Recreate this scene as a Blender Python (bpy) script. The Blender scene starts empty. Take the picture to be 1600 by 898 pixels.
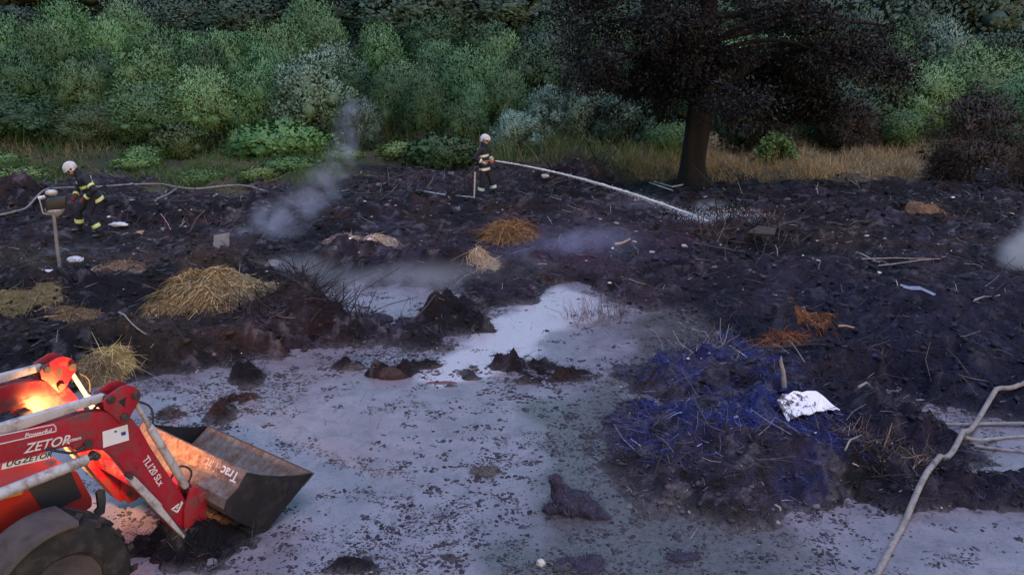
import bpy, bmesh, math, random
import numpy as np
from mathutils import Vector, Matrix, noise as mnoise

R = math.radians
random.seed(7)
rng = np.random.default_rng(7)
SC = bpy.context.scene
COL = SC.collection

# ------------------------------------------------------------------ camera
CAM_H, PITCH, FPX = 4.4, R(17), 1250.0
cam_d = bpy.data.cameras.new('camera')
cam = bpy.data.objects.new('camera', cam_d)
COL.objects.link(cam)
cam.location = (0, 0, CAM_H)
cam.rotation_euler = (R(90) - PITCH, 0, 0)
cam_d.sensor_width = 36
cam_d.lens = 36 * FPX / 1600
cam_d.clip_start = .05
cam_d.clip_end = 3000
SC.camera = cam

# ------------------------------------------------------------------ dusk sky, weak wide sun (overcast)
SUN_EL, SUN_AZ = 5.0, 150.0
w = bpy.data.worlds.new('World')
SC.world = w
w.use_nodes = True
nt = w.node_tree
nt.nodes.clear()
sky = nt.nodes.new('ShaderNodeTexSky')
sky.sky_type = 'NISHITA'
sky.sun_disc = False
sky.sun_elevation = R(SUN_EL)
sky.sun_rotation = R(SUN_AZ)
sky.air_density = 1.3
sky.dust_density = 1.5
sky.ozone_density = 3.0
bg = nt.nodes.new('ShaderNodeBackground')
bg.inputs[1].default_value = 0.15
wo = nt.nodes.new('ShaderNodeOutputWorld')
nt.links.new(sky.outputs[0], bg.inputs[0])
nt.links.new(bg.outputs[0], wo.inputs[0])

sd = bpy.data.lights.new('sun', 'SUN')
sd.energy = 0.8
sd.angle = R(50)
sd.color = (.87, .81, 1.0)
sun = bpy.data.objects.new('sun', sd)
COL.objects.link(sun)
_az = R(SUN_AZ)
_el = R(80)
sun.rotation_euler = Vector((math.sin(_az) * math.cos(_el), math.cos(_az) * math.cos(_el), math.sin(_el))).to_track_quat('Z', 'Y').to_euler()

SC.view_settings.view_transform = 'Standard'
SC.view_settings.look = 'None'
SC.view_settings.gamma = 1
SC.view_settings.use_curve_mapping = False
SC.view_settings.exposure = 1.7
SC.cycles.use_denoising = True
SC.cycles.max_bounces = 6
SC.cycles.transparent_max_bounces = 12
SC.cycles.volume_bounces = 1
SC.cycles.volume_step_rate = 1.0

# ------------------------------------------------------------------ helpers: measuring
_cp, _sp = math.cos(PITCH), math.sin(PITCH)
def ray(px, py):
    dx, dy = (px - 800) / FPX, (449 - py) / FPX
    return np.array([dx, _cp + dy * _sp, -_sp + dy * _cp])
def un(px, py, h=0.0):                    # point of height h that the photo shows at (px, py)
    r = ray(px, py)
    t = (h - CAM_H) / r[2]
    return np.array([0, 0, CAM_H]) + t * r
def at(px, py, Y):                        # the same at distance Y
    r = ray(px, py)
    return np.array([0, 0, CAM_H]) + (Y / r[1]) * r

# ------------------------------------------------------------------ helpers: objects
def tag(o, label=None, cat=None, group=None, kind=None):
    if label: o['label'] = label
    if cat: o['category'] = cat
    if group: o['group'] = group
    if kind: o['kind'] = kind
    return o
def empty(name, loc=(0, 0, 0), rz=0, **k):
    o = bpy.data.objects.new(name, None)
    o.empty_display_size = .2
    COL.objects.link(o)
    o.location = loc
    o.rotation_euler = (0, 0, rz)
    return tag(o, **k)
def obj(name, me, mat=None, parent=None, **k):
    if isinstance(me, bmesh.types.BMesh):
        m = bpy.data.meshes.new(name)
        me.to_mesh(m)
        me.free()
        me = m
    if mat is not None:
        for m_ in (mat if isinstance(mat, (list, tuple)) else [mat]):
            me.materials.append(m_)
    o = bpy.data.objects.new(name, me)
    COL.objects.link(o)
    if parent is not None: o.parent = parent
    return tag(o, **k)
def npmesh(name, verts, faces, smooth=False, fattr=None, cattr=None):
    """verts (N,3), faces (M,3 or 4) numpy -> mesh; point attributes"""
    me = bpy.data.meshes.new(name)
    verts = np.ascontiguousarray(verts, dtype=np.float32)
    faces = np.ascontiguousarray(faces, dtype=np.int32)
    n, k = faces.shape
    me.vertices.add(len(verts))
    me.vertices.foreach_set('co', verts.ravel())
    me.loops.add(n * k)
    me.loops.foreach_set('vertex_index', faces.ravel())
    me.polygons.add(n)
    me.polygons.foreach_set('loop_start', np.arange(n, dtype=np.int32) * k)
    me.polygons.foreach_set('loop_total', np.full(n, k, dtype=np.int32))
    me.update(calc_edges=True)
    if smooth:
        me.polygons.foreach_set('use_smooth', np.ones(n, dtype=bool))
    for nm, a in (fattr or {}).items():
        at_ = me.attributes.new(nm, 'FLOAT', 'POINT')
        at_.data.foreach_set('value', np.ascontiguousarray(a, dtype=np.float32))
    for nm, a in (cattr or {}).items():
        at_ = me.attributes.new(nm, 'FLOAT_COLOR', 'POINT')
        c = np.ones((len(verts), 4), dtype=np.float32)
        c[:, :3] = a
        at_.data.foreach_set('color', c.ravel())
    return me
def copy_tree(o, parent=None):
    c = o.copy()
    COL.objects.link(c)
    if parent is not None: c.parent = parent
    for ch in o.children:
        copy_tree(ch, c)
    return c

def add_prism(bm, poly, y0, y1):          # outline in (x, z), extruded along y
    a = [bm.verts.new((x, y0, z)) for x, z in poly]
    b = [bm.verts.new((x, y1, z)) for x, z in poly]
    n = len(poly)
    bm.faces.new(a)
    bm.faces.new(b[::-1])
    for i in range(n):
        j = (i + 1) % n
        bm.faces.new((a[j], a[i], b[i], b[j]))
def add_box(bm, c, s, rot=None):
    m = Matrix.Translation(Vector(c)) @ (rot.to_4x4() if rot is not None else Matrix.Identity(4)) @ Matrix.Diagonal((s[0], s[1], s[2], 1))
    return bmesh.ops.create_cube(bm, size=1, matrix=m)
def add_tube(bm, pts, rad, n=10, cap=True, flat=1.0, up=None):
    """swept tube; rad number or list (or list of (a,b)); flat squashes second axis"""
    pts = [Vector(p) for p in pts]
    if not isinstance(rad, (list, tuple)): rad = [rad] * len(pts)
    rings = []
    ref = None
    for i, p in enumerate(pts):
        t = (pts[min(i + 1, len(pts) - 1)] - pts[max(i - 1, 0)])
        if t.length < 1e-9: t = Vector((0, 0, 1))
        t.normalize()
        if up is not None:
            a = Vector(up)
        elif ref is None:
            a = Vector((0, 0, 1)) if abs(t.z) < .9 else Vector((1, 0, 0))
        else:
            a = ref
        a = (a - t * a.dot(t)).normalized()
        b = t.cross(a)
        ref = a
        r = rad[i]
        ra, rb = (r if isinstance(r, (tuple, list)) else (r, r * flat))
        rings.append([bm.verts.new(p + a * (ra * math.cos(2 * math.pi * k / n)) + b * (rb * math.sin(2 * math.pi * k / n))) for k in range(n)])
    for i in range(len(rings) - 1):
        for k in range(n):
            j = (k + 1) % n
            bm.faces.new((rings[i][k], rings[i][j], rings[i + 1][j], rings[i + 1][k]))
    if cap:
        bm.faces.new(rings[0][::-1])
        bm.faces.new(rings[-1])
    return rings
def finish(bm, bevel=0.0, seg=1, smooth=None, ang=35):
    bmesh.ops.recalc_face_normals(bm, faces=bm.faces)
    if bevel:
        es = [e for e in bm.edges if len(e.link_faces) == 2 and e.calc_face_angle(0) > R(28)]
        bmesh.ops.bevel(bm, geom=es, offset=bevel, segments=seg, affect='EDGES', profile=.6, clamp_overlap=True)
    if smooth:
        for f in bm.faces: f.smooth = True
        for e in bm.edges:
            if len(e.link_faces) == 2 and e.calc_face_angle(0) > R(ang): e.smooth = False
    return bm
def spline(pts, n):
    """Catmull-Rom through pts"""
    P = [Vector(p) for p in pts]
    P = [P[0] * 2 - P[1]] + P + [P[-1] * 2 - P[-2]]
    out = []
    segs = len(P) - 3
    for i in range(n):
        t = i / (n - 1) * segs
        k = min(int(t), segs - 1)
        u = t - k
        a, b, c, d = P[k:k + 4]
        out.append(.5 * ((2 * b) + (c - a) * u + (2 * a - 5 * b + 4 * c - d) * u * u + (3 * b - a - 3 * c + d) * u ** 3))
    return out

# ------------------------------------------------------------------ helpers: materials
def mat(name, col=(.5, .5, .5), rough=.6, metal=0, spec=.5, var=0, vscale=6, bump=0, bscale=30, dirt=None, dscale=3, damt=.5, emit=None, coat=0):
    m = bpy.data.materials.new(name)
    m.use_nodes = True
    N, Lk = m.node_tree.nodes, m.node_tree.links
    b = N['Principled BSDF']
    b.inputs['Base Color'].default_value = (*col, 1)
    b.inputs['Roughness'].default_value = rough
    b.inputs['Metallic'].default_value = metal
    b.inputs['Specular IOR Level'].default_value = spec
    b.inputs['Coat Weight'].default_value = coat
    tc = N.new('ShaderNodeTexCoord')
    out = None
    if var or dirt:
        nz = N.new('ShaderNodeTexNoise')
        nz.inputs['Scale'].default_value = vscale
        nz.inputs['Detail'].default_value = 6
        nz.inputs['Roughness'].default_value = .65
        Lk.new(tc.outputs['Object'], nz.inputs['Vector'])
        rp = N.new('ShaderNodeMapRange')
        rp.inputs[1].default_value, rp.inputs[2].default_value = .3, .7
        rp.inputs[3].default_value, rp.inputs[4].default_value = 1 - var, 1 + var
        Lk.new(nz.outputs[0], rp.inputs[0])
        mx = N.new('ShaderNodeVectorMath')
        mx.operation = 'SCALE'
        mx.inputs[0].default_value = col
        Lk.new(rp.outputs[0], mx.inputs['Scale'])
        out = mx.outputs[0]
        if dirt:
            n2 = N.new('ShaderNodeTexNoise')
            n2.inputs['Scale'].default_value = dscale
            n2.inputs['Detail'].default_value = 9
            n2.inputs['Roughness'].default_value = .72
            Lk.new(tc.outputs['Object'], n2.inputs['Vector'])
            r2 = N.new('ShaderNodeMapRange')
            r2.inputs[1].default_value, r2.inputs[2].default_value = .62 - damt * .25, .72 - damt * .12
            Lk.new(n2.outputs[0], r2.inputs[0])
            m2 = N.new('ShaderNodeMix')
            m2.data_type = 'RGBA'
            Lk.new(r2.outputs[0], m2.inputs['Factor'])
            Lk.new(out, m2.inputs['A'])
            m2.inputs['B'].default_value = (*dirt, 1)
            out = m2.outputs['Result']
            r3 = N.new('ShaderNodeMapRange')
            r3.inputs[3].default_value, r3.inputs[4].default_value = rough, .85
            Lk.new(r2.outputs[0], r3.inputs[0])
            Lk.new(r3.outputs[0], b.inputs['Roughness'])
        Lk.new(out, b.inputs['Base Color'])
    if bump:
        nb = N.new('ShaderNodeTexNoise')
        nb.inputs['Scale'].default_value = bscale
        nb.inputs['Detail'].default_value = 5
        Lk.new(tc.outputs['Object'], nb.inputs['Vector'])
        bp = N.new('ShaderNodeBump')
        bp.inputs['Strength'].default_value = .6
        bp.inputs['Distance'].default_value = bump
        Lk.new(nb.outputs[0], bp.inputs['Height'])
        Lk.new(bp.outputs[0], b.inputs['Normal'])
    if emit:
        b.inputs['Emission Color'].default_value = (*emit[0], 1)
        b.inputs['Emission Strength'].default_value = emit[1]
    return m

def attr_mat(name, attr='tint', rough=.9, spec=.3, objcol=False, var=.3, vscale=8, bump=0, bscale=40, transl=0, rough_attr=None):
    """base colour from a colour attribute of the mesh (what the stuff is made of), times fine noise"""
    m = bpy.data.materials.new(name)
    m.use_nodes = True
    N, Lk = m.node_tree.nodes, m.node_tree.links
    b = N['Principled BSDF']
    b.inputs['Roughness'].default_value = rough
    b.inputs['Specular IOR Level'].default_value = spec
    a = N.new('ShaderNodeAttribute')
    a.attribute_name = attr
    geo = N.new('ShaderNodeNewGeometry')
    nz = N.new('ShaderNodeTexNoise')
    nz.inputs['Scale'].default_value = vscale
    nz.inputs['Detail'].default_value = 7
    nz.inputs['Roughness'].default_value = .7
    Lk.new(geo.outputs['Position'], nz.inputs['Vector'])
    rp = N.new('ShaderNodeMapRange')
    rp.inputs[1].default_value, rp.inputs[2].default_value = .32, .68
    rp.inputs[3].default_value, rp.inputs[4].default_value = 1 - var, 1 + var
    rp.clamp = True
    Lk.new(nz.outputs[0], rp.inputs[0])
    mx = N.new('ShaderNodeVectorMath')
    mx.operation = 'SCALE'
    Lk.new(a.outputs['Color'], mx.inputs[0])
    Lk.new(rp.outputs[0], mx.inputs['Scale'])
    out = mx.outputs[0]
    Lk.new(out, b.inputs['Base Color'])
    if rough_attr:
        ra = N.new('ShaderNodeAttribute')
        ra.attribute_name = rough_attr
        r3 = N.new('ShaderNodeMapRange')
        r3.inputs[3].default_value, r3.inputs[4].default_value = rough, .28
        Lk.new(ra.outputs['Fac'], r3.inputs[0])
        Lk.new(r3.outputs[0], b.inputs['Roughness'])
    if bump:
        nb = N.new('ShaderNodeTexNoise')
        nb.inputs['Scale'].default_value = bscale
        nb.inputs['Detail'].default_value = 6
        nb.inputs['Roughness'].default_value = .7
        Lk.new(geo.outputs['Position'], nb.inputs['Vector'])
        bp = N.new('ShaderNodeBump')
        bp.inputs['Strength'].default_value = .9
        bp.inputs['Distance'].default_value = bump
        Lk.new(nb.outputs[0], bp.inputs['Height'])
        nb2 = N.new('ShaderNodeTexNoise')
        nb2.inputs['Scale'].default_value = bscale * 4.5
        nb2.inputs['Detail'].default_value = 5
        nb2.inputs['Distortion'].default_value = 1.2
        Lk.new(geo.outputs['Position'], nb2.inputs['Vector'])
        bp2 = N.new('ShaderNodeBump')
        bp2.inputs['Strength'].default_value = 1
        bp2.inputs['Distance'].default_value = bump * .6
        Lk.new(nb2.outputs[0], bp2.inputs['Height'])
        Lk.new(bp.outputs[0], bp2.inputs['Normal'])
        Lk.new(bp2.outputs[0], b.inputs['Normal'])
    return m

# ------------------------------------------------------------------ noise in numpy
_tab = rng.random((512, 512)).astype(np.float32)
def vnoise(x, y):
    xi, yi = np.floor(x).astype(int), np.floor(y).astype(int)
    fx, fy = x - xi, y - yi
    fx, fy = fx * fx * (3 - 2 * fx), fy * fy * (3 - 2 * fy)
    a, b = _tab[xi & 511, yi & 511], _tab[(xi + 1) & 511, yi & 511]
    c, d = _tab[xi & 511, (yi + 1) & 511], _tab[(xi + 1) & 511, (yi + 1) & 511]
    return (a + (b - a) * fx) * (1 - fy) + (c + (d - c) * fx) * fy - .5
def fbm(x, y, s, octv=4, gain=.5, seed=0):
    o, a = 0, 1.0
    for k in range(octv):
        an = .6 + 1.7 * k
        ca, sa = math.cos(an), math.sin(an)
        o = o + a * vnoise((x * ca - y * sa) / s + 17.3 * k + seed * 31.7, (x * sa + y * ca) / s + 9.1 * k + seed * 13.3)
        s *= .5
        a *= gain
    return o
def sstep(e0, e1, v):
    t = np.clip((v - e0) / (e1 - e0), 0, 1)
    return t * t * (3 - 2 * t)
def poly_sd(x, y, poly):                   # signed distance, negative inside
    P = np.array(poly)
    d = np.full(x.shape, 1e9)
    ins = np.zeros(x.shape, bool)
    n = len(P)
    for i in range(n):
        ax, ay = P[i]
        bx, by = P[(i + 1) % n]
        ex, ey = bx - ax, by - ay
        t = np.clip(((x - ax) * ex + (y - ay) * ey) / (ex * ex + ey * ey + 1e-12), 0, 1)
        d = np.minimum(d, np.hypot(x - ax - t * ex, y - ay - t * ey))
        c = ((ay > y) != (by > y))
        with np.errstate(divide='ignore', invalid='ignore'):
            xx = ax + (y - ay) / (by - ay if by != ay else 1e-9) * ex
        ins ^= c & (x < xx)
    return np.where(ins, -d, d)
def gp(pts):
    return [tuple(un(a, b)[:2]) for a, b in pts]

# ------------------------------------------------------------------ the lie of the land
POOLS = [gp([(215, 606), (262, 588), (330, 580), (400, 562), (450, 548), (520, 538), (572, 534), (622, 552), (682, 560), (732, 528), (768, 494),
             (828, 470), (885, 452), (945, 462), (1000, 482), (1075, 498), (1092, 520), (1040, 548), (985, 568), (930, 590), (905, 625), (890, 668),
             (925, 718), (950, 762), (1010, 800), (1090, 832), (1180, 832), (1240, 800), (1300, 806), (1380, 822), (1432, 815), (1520, 800), (1640, 790)]) + [(9, 5), (9, 2.5), (-9, 2.5), (-9, 6), (-5.5, 8)],
         gp([(478, 440), (560, 432), (640, 440), (690, 462), (688, 492), (640, 506), (612, 520), (566, 508), (520, 486)]),
         gp([(1392, 612), (1425, 612), (1440, 640), (1500, 650), (1640, 676), (1640, 762), (1530, 745), (1462, 716), (1415, 668)])]
BLUE = gp([(930, 600), (1010, 560), (1120, 540), (1215, 570), (1240, 640), (1315, 690), (1330, 770), (1250, 812), (1120, 790), (1010, 755), (955, 700), (980, 640)])
MURK = gp([(905, 600), (1000, 548), (1060, 470), (1110, 490), (1110, 560), (980, 640), (955, 700), (1010, 760), (1120, 800), (1250, 830), (1260, 960), (760, 960), (850, 760), (870, 660)])
GRASSL = gp([(-300, 225), (530, 225), (600, 262), (560, 285), (480, 300), (400, 298), (250, 296), (180, 272), (60, 290), (-300, 300)])
GRASSR = gp([(560, 258), (700, 262), (820, 262), (900, 280), (1000, 290), (1130, 288), (1250, 290), (1420, 284), (1500, 250), (2100, 250), (2100, 150), (560, 150)])
# mounds: px, py, rx, ry (m), height, turn
MOUNDS = [(340, 455, 1.6, .75, .46, 0), (250, 470, .9, .6, .3, 0), (60, 470, 2.2, .9, .38, 0), (60, 560, 1.8, .6, .30, .1), (200, 560, 1.2, .5, .30, 0),
          (470, 520, .95, .45, .52, -.3), (560, 530, .5, .25, .22, 0), (400, 545, .9, .4, .22, 0), (700, 505, .42, .3, .42, 0), (745, 512, .4, .22, .18, -.3),
          (640, 432, 1.6, .6, .28, 0), (560, 415, 1.0, .45, .34, .2), (720, 430, .9, .45, .36, 0), (590, 350, 1.6, .9, .28, 0), (690, 330, 2.2, 1.0, .3, 0),
          (850, 345, 1.8, .9, .42, 0), (795, 378, 1.0, .6, .34, 0), (870, 320, 1.2, .6, .3, 0), (1000, 400, 1.8, .8, .3, -.2), (1160, 385, 1.7, .8, .48, .1), (1060, 372, .7, .4, .25, 0),
          (1100, 440, 1.2, .6, .3, 0), (1250, 450, 2.2, .9, .28, 0), (1240, 530, .8, .4, .3, 0), (1450, 500, 2.5, 1.2, .3, 0), (1440, 590, 1.8, .7, .32, 0), (1240, 340, 2.5, .8, .2, 0), (1430, 340, 2.5, 1, .25, 0),
          (1130, 605, .9, .42, .30, -.4), (1045, 600, .5, .25, .16, 0), (1185, 640, .55, .45, .24, .2), (1060, 690, .5, .3, .20, 0), (1190, 730, .85, .45, .34, -.4), (1110, 725, .6, .3, .25, -.4),
          (1265, 755, .5, .3, .22, 0), (1380, 680, .75, .4, .3, -.5), (1330, 740, .5, .3, .26, 0), (1520, 770, .7, .3, .22, 0),
          (610, 585, .34, .18, .20, 0), (660, 572, .3, .12, .13, 0), (680, 606, .3, .07, .10, .2), (545, 575, .25, .10, .12, 0), (800, 578, .75, .20, .21, .12), (860, 590, .5, .17, .18, .2), (740, 590, .3, .1, .13, .1), (385, 590, .20, .30, .17, .3), (370, 630, .28, .28, .16, 0), (345, 655, .22, .14, .13, 0), (275, 650, .25, .12, .13, 0),
          (300, 850, .55, .3, .20, 0), (560, 885, .3, .15, .10, 0), (700, 870, .2, .1, .07, 0), (860, 888, .22, .12, .10, 0), (755, 735, .14, .09, .05, .3),
          (690, 255, 1.6, .6, .6, 0), (900, 285, 1.5, .5, .45, 0), (20, 320, 1.2, .8, .7, 0), (420, 335, 2.2, .8, .3, 0), (200, 345, 2.5, .7, .35, 0), (1330, 300, 3, .6, .2, 0)]
MOUNDS = [(*un(a, b)[:2], rx, ry, h, t) for a, b, rx, ry, h, t in MOUNDS]
def hill(x, y):
    s = .13 + (.03 - .13) * sstep(-15, 45, x)
    d = np.maximum(0, y - 37)
    far = np.maximum(0, y - 130)
    near = d * d / (d + 9)
    return s * near + .22 * far * far / (far + 40) + fbm(x, y, 14, 3, seed=5) * .6 * sstep(34, 55, y)
def height(x, y):
    n1 = fbm(x, y, 1.3, 4, .55, 1)
    n2 = fbm(x, y, .33, 4, .6, 2)
    sdp = np.full(x.shape, 1e9)
    for P in POOLS: sdp = np.minimum(sdp, poly_sd(x, y, P))
    sdw = sdp + n1 * .42 + n2 * .16
    out = sstep(-.18, .75, sdw)
    m = np.zeros(x.shape)
    for cx, cy, rx, ry, h, t in MOUNDS:
        c, s = math.cos(t), math.sin(t)
        u, v = ((x - cx) * c + (y - cy) * s) / rx, (-(x - cx) * s + (y - cy) * c) / ry
        q = u * u + v * v
        q = q * (1 + .6 * n1)
        m = np.maximum(m, h * np.exp(-q * 1.1)) + .25 * np.minimum(m, h * np.exp(-q * 1.1))
    rough = sstep(33, 27, y)
    ridg = np.abs(fbm(x, y, .55, 4, .55, 3))
    z = -.060 + out * .20
    z = z + (.030 + .20 * out) * n1 * (.35 + .65 * rough) + (.026 + .085 * out) * n2 * (.3 + .7 * rough) - out * rough * ridg * .16 + out * .03
    z = z + m * (1 + .5 * n2 + (1 - out) * (1.3 * n2 + 1.1 * fbm(x, y, .14, 3, .6, 6)))
    mk = sstep(.15, -.35, poly_sd(x, y, MURK))
    z = np.where(m < .05, z * (1 - .5 * mk * (1 - out)) + mk * (1 - out) * .018, z)
    return z + hill(x, y), sdw, out, m, n1, n2, mk
def gz(x, y):
    return float(height(np.array([float(x)]), np.array([float(y)]))[0][0])
def on(px, py, dz=0.0):                    # point of the ground seen at (px, py)
    p = un(px, py)
    for _ in range(4):
        p = un(px, py, gz(p[0], p[1]))
    return Vector((p[0], p[1], p[2] + dz))

def lerp(a, b, t):
    t = t[..., None]
    return a * (1 - t) + b * t
def ground_tint(x, y, z, sdw, out, m, n1, n2, mk):
    C = lambda *c: np.array(c, dtype=float)
    n3 = fbm(x, y, 2.6, 4, .55, 8)
    n4 = fbm(x, y, .16, 3, .6, 9)
    c = lerp(C(.0042, .0034, .0085), C(.0125, .0068, .0125), sstep(-.12, .3, n3))
    c = lerp(c, C(.034, .017, .016), sstep(.08, .38, fbm(x, y, 1.1, 4, .6, 12)) * .75)
    c = lerp(c, C(.062, .052, .098), sstep(.02, .42, n1 * .7 + n4 * .6 + n3 * .3) * .42)                 # ash
    c = lerp(c, C(.14, .125, .15), sstep(.34, .44, n4 + n2 * .5) * .4)                   # pale flecks
    left = sstep(-2.5, -6, x) * sstep(8, 11, y) * sstep(19, 15, y)
    c = lerp(c, C(.055, .034, .020), left * sstep(-.1, .3, n1) * .6)
    mid = np.exp(-(((x - 2.0) / 3.2) ** 2 + ((y - 16) / 3.0) ** 2))
    c = lerp(c, C(.046, .024, .050), mid * sstep(-.2, .3, n2 + n1) * .8)
    bl = sstep(.45, -.35, poly_sd(x, y, BLUE) + n1 * 1.3 + n2 * .5)
    c = lerp(c, C(.018, .024, .125), bl * sstep(-.25, .2, n1 + .5 * n2))
    c = lerp(c, C(.075, .07, .10), bl * sstep(.15, .3, n4 + n3 * .6) * .6)
    rb = sstep(2, 5, x) * sstep(17, 12, y)
    c = lerp(c, C(.010, .010, .034), rb * .7 * (1 - bl))
    # mud just above the water line
    wet = sstep(.10, .01, z)
    c = lerp(c, C(.075, .068, .085), wet * .8 * sstep(-.3, .2, n1 + n2))
    c = lerp(c, C(.10, .093, .115), sstep(.045, .0, z) * (1 - out) * .75 * sstep(.10, .03, m))
    c = lerp(c, C(.085, .077, .09), mk * (1 - out) * .85)
    gl = sstep(.5, -.6, poly_sd(x, y, GRASSL) + n1 * 1.6)
    gr = sstep(.5, -.8, poly_sd(x, y, GRASSR) + n1 * 1.2)
    veg = np.clip(np.maximum(gl, gr) + sstep(30, 33, y), 0, 1)
    c = lerp(c, lerp(C(.035, .040, .020), C(.075, .060, .034), sstep(-.2, .3, n3)), veg)
    dry = gr * sstep(5, 9, x) * sstep(19, 15, x)
    c = lerp(c, C(.17, .125, .075), dry * .8)
    return c, np.clip(wet * .9 + .25 * (1 - veg), 0, 1), gl, gr
def wrap_ground(x, y):
    z, *r = height(x, y)
    c, wv, gl, gr = ground_tint(x, y, z, *r)
    return z, c, wv, gl, gr, r

# fine sheet of the burnt field
NR, NC = 700, 460
ys = 3 + (34 - 3) * ((np.exp(np.linspace(0, 1, NR) * 1.9) - 1) / (math.exp(1.9) - 1))
ss = np.linspace(-1, 1, NC)
YY, SS = np.meshgrid(ys, ss, indexing='ij')
XX = SS * (YY * .78 + 2.0)
gx, gy = XX.ravel(), YY.ravel()
gzv, gcol, gwet, _, _, _ = wrap_ground(gx, gy)
idx = np.arange(NR * NC).reshape(NR, NC)
F4 = np.stack([idx[:-1, :-1], idx[:-1, 1:], idx[1:, 1:], idx[1:, :-1]], -1).reshape(-1, 4)
M_ground = attr_mat('burnt_ground', rough=.95, spec=.25, var=.65, vscale=11, bump=.035, bscale=16, rough_attr='wet')
obj('burnt_ground', npmesh('burnt_ground', np.stack([gx, gy, gzv], 1), F4, True, {'wet': gwet}, {'tint': gcol}), M_ground, kind='structure')

# wide sheet to the hills, dropped a little where the fine sheet lies
gx2 = np.concatenate([np.linspace(-700, -60, 40), np.linspace(-58, 58, 117), np.linspace(60, 700, 40)])
gy2 = np.concatenate([np.linspace(-80, 0, 20), np.linspace(1, 60, 70), np.linspace(61, 160, 70), np.linspace(165, 900, 50)])
X2, Y2 = np.meshgrid(gx2, gy2)
x2, y2 = X2.ravel(), Y2.ravel()
z2, c2, w2, *_ = wrap_ground(x2, y2)
inside = sstep(1.0, -1.5, np.maximum(np.maximum(2 - y2, y2 - 34), np.abs(x2) - (y2 * .78 + 2)))
z2 = z2 - .9 * inside
n_x, n_y = len(gx2), len(gy2)
id2 = np.arange(n_x * n_y).reshape(n_y, n_x)
F2 = np.stack([id2[:-1, :-1], id2[:-1, 1:], id2[1:, 1:], id2[1:, :-1]], -1).reshape(-1, 4)
obj('terrain', npmesh('terrain', np.stack([x2, y2, z2], 1), F2, True, {'wet': w2}, {'tint': c2}), M_ground, kind='structure')

# ------------------------------------------------------------------ the ash-laden water
def water_mat():
    m = bpy.data.materials.new('ash_water')
    m.use_nodes = True
    N, Lk = m.node_tree.nodes, m.node_tree.links
    b = N['Principled BSDF']
    geo = N.new('ShaderNodeNewGeometry')
    def nz(scale, detail=6, r=.6, dist=0):
        n = N.new('ShaderNodeTexNoise')
        n.inputs['Scale'].default_value = scale
        n.inputs['Detail'].default_value = detail
        n.inputs['Roughness'].default_value = r
        n.inputs['Distortion'].default_value = dist
        Lk.new(geo.outputs['Position'], n.inputs['Vector'])
        return n.outputs[0]
    def rmp(v, a, b_, c=0, d=1):
        r = N.new('ShaderNodeMapRange')
        r.inputs[1].default_value, r.inputs[2].default_value, r.inputs[3].default_value, r.inputs[4].default_value = a, b_, c, d
        Lk.new(v, r.inputs[0])
        return r.outputs[0]
    def mix(f, A, B):
        x = N.new('ShaderNodeMix')
        x.data_type = 'RGBA'
        Lk.new(f, x.inputs['Factor'])
        for s, v in (('A', A), ('B', B)):
            if isinstance(v, tuple): x.inputs[s].default_value = (*v, 1)
            else: Lk.new(v, x.inputs[s])
        return x.outputs['Result']
    a = N.new('ShaderNodeAttribute'); a.attribute_name = 'murk'
    k = N.new('ShaderNodeAttribute'); k.attribute_name = 'clear'  # amount of sky reflection painted into the base colour
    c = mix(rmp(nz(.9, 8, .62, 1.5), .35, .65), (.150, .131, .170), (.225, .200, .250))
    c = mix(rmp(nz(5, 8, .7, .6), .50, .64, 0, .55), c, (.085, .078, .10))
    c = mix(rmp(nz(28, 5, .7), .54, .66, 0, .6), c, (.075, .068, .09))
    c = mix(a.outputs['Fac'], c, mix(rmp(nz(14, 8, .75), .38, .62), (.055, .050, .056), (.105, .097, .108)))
    c = mix(k.outputs['Fac'], c, (.40, .375, .44))  # flat pale tone painted in for the sky mirrored by still water
    Lk.new(c, b.inputs['Base Color'])
    b.inputs['Specular IOR Level'].default_value = 1.0
    rr = rmp(nz(2.2, 6), .4, .6, .08, .34)
    Lk.new(rr, b.inputs['Roughness'])
    bp = N.new('ShaderNodeBump')
    bp.inputs['Strength'].default_value = .5
    bp.inputs['Distance'].default_value = .01
    Lk.new(nz(22, 6, .7), bp.inputs['Height'])
    Lk.new(bp.outputs[0], b.inputs['Normal'])
    return m
WSHEEN = gp([(690, 600), (680, 570), (760, 508), (840, 468), (885, 454), (935, 466), (955, 485), (880, 520), (850, 545), (760, 590)])  # outline of the painted sky reflection
wxs, wys = np.arange(-10, 10.01, .07), np.arange(2.5, 16.01, .07)
WX, WY = np.meshgrid(wxs, wys)
wx, wy = WX.ravel(), WY.ravel()
wn = fbm(wx, wy, 1.0, 4, .55, 21)
murk = sstep(.55, -.5, poly_sd(wx, wy, MURK) + wn * 1.3 + .5 * fbm(wx, wy, .35, 3, .6, 23))
clear = sstep(.14, -.10, poly_sd(wx, wy, WSHEEN) + wn * .35 + .15 * fbm(wx, wy, .3, 3, .6, 24))  # mask that lays the reflected sky into the water's colour
idw = np.arange(wx.size).reshape(WX.shape)
FW = np.stack([idw[:-1, :-1], idw[:-1, 1:], idw[1:, 1:], idw[1:, :-1]], -1).reshape(-1, 4)
obj('water', npmesh('water', np.stack([wx, wy, np.zeros(wx.size)], 1), FW, True, {'murk': murk, 'clear': clear}), water_mat(), kind='structure')
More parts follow.
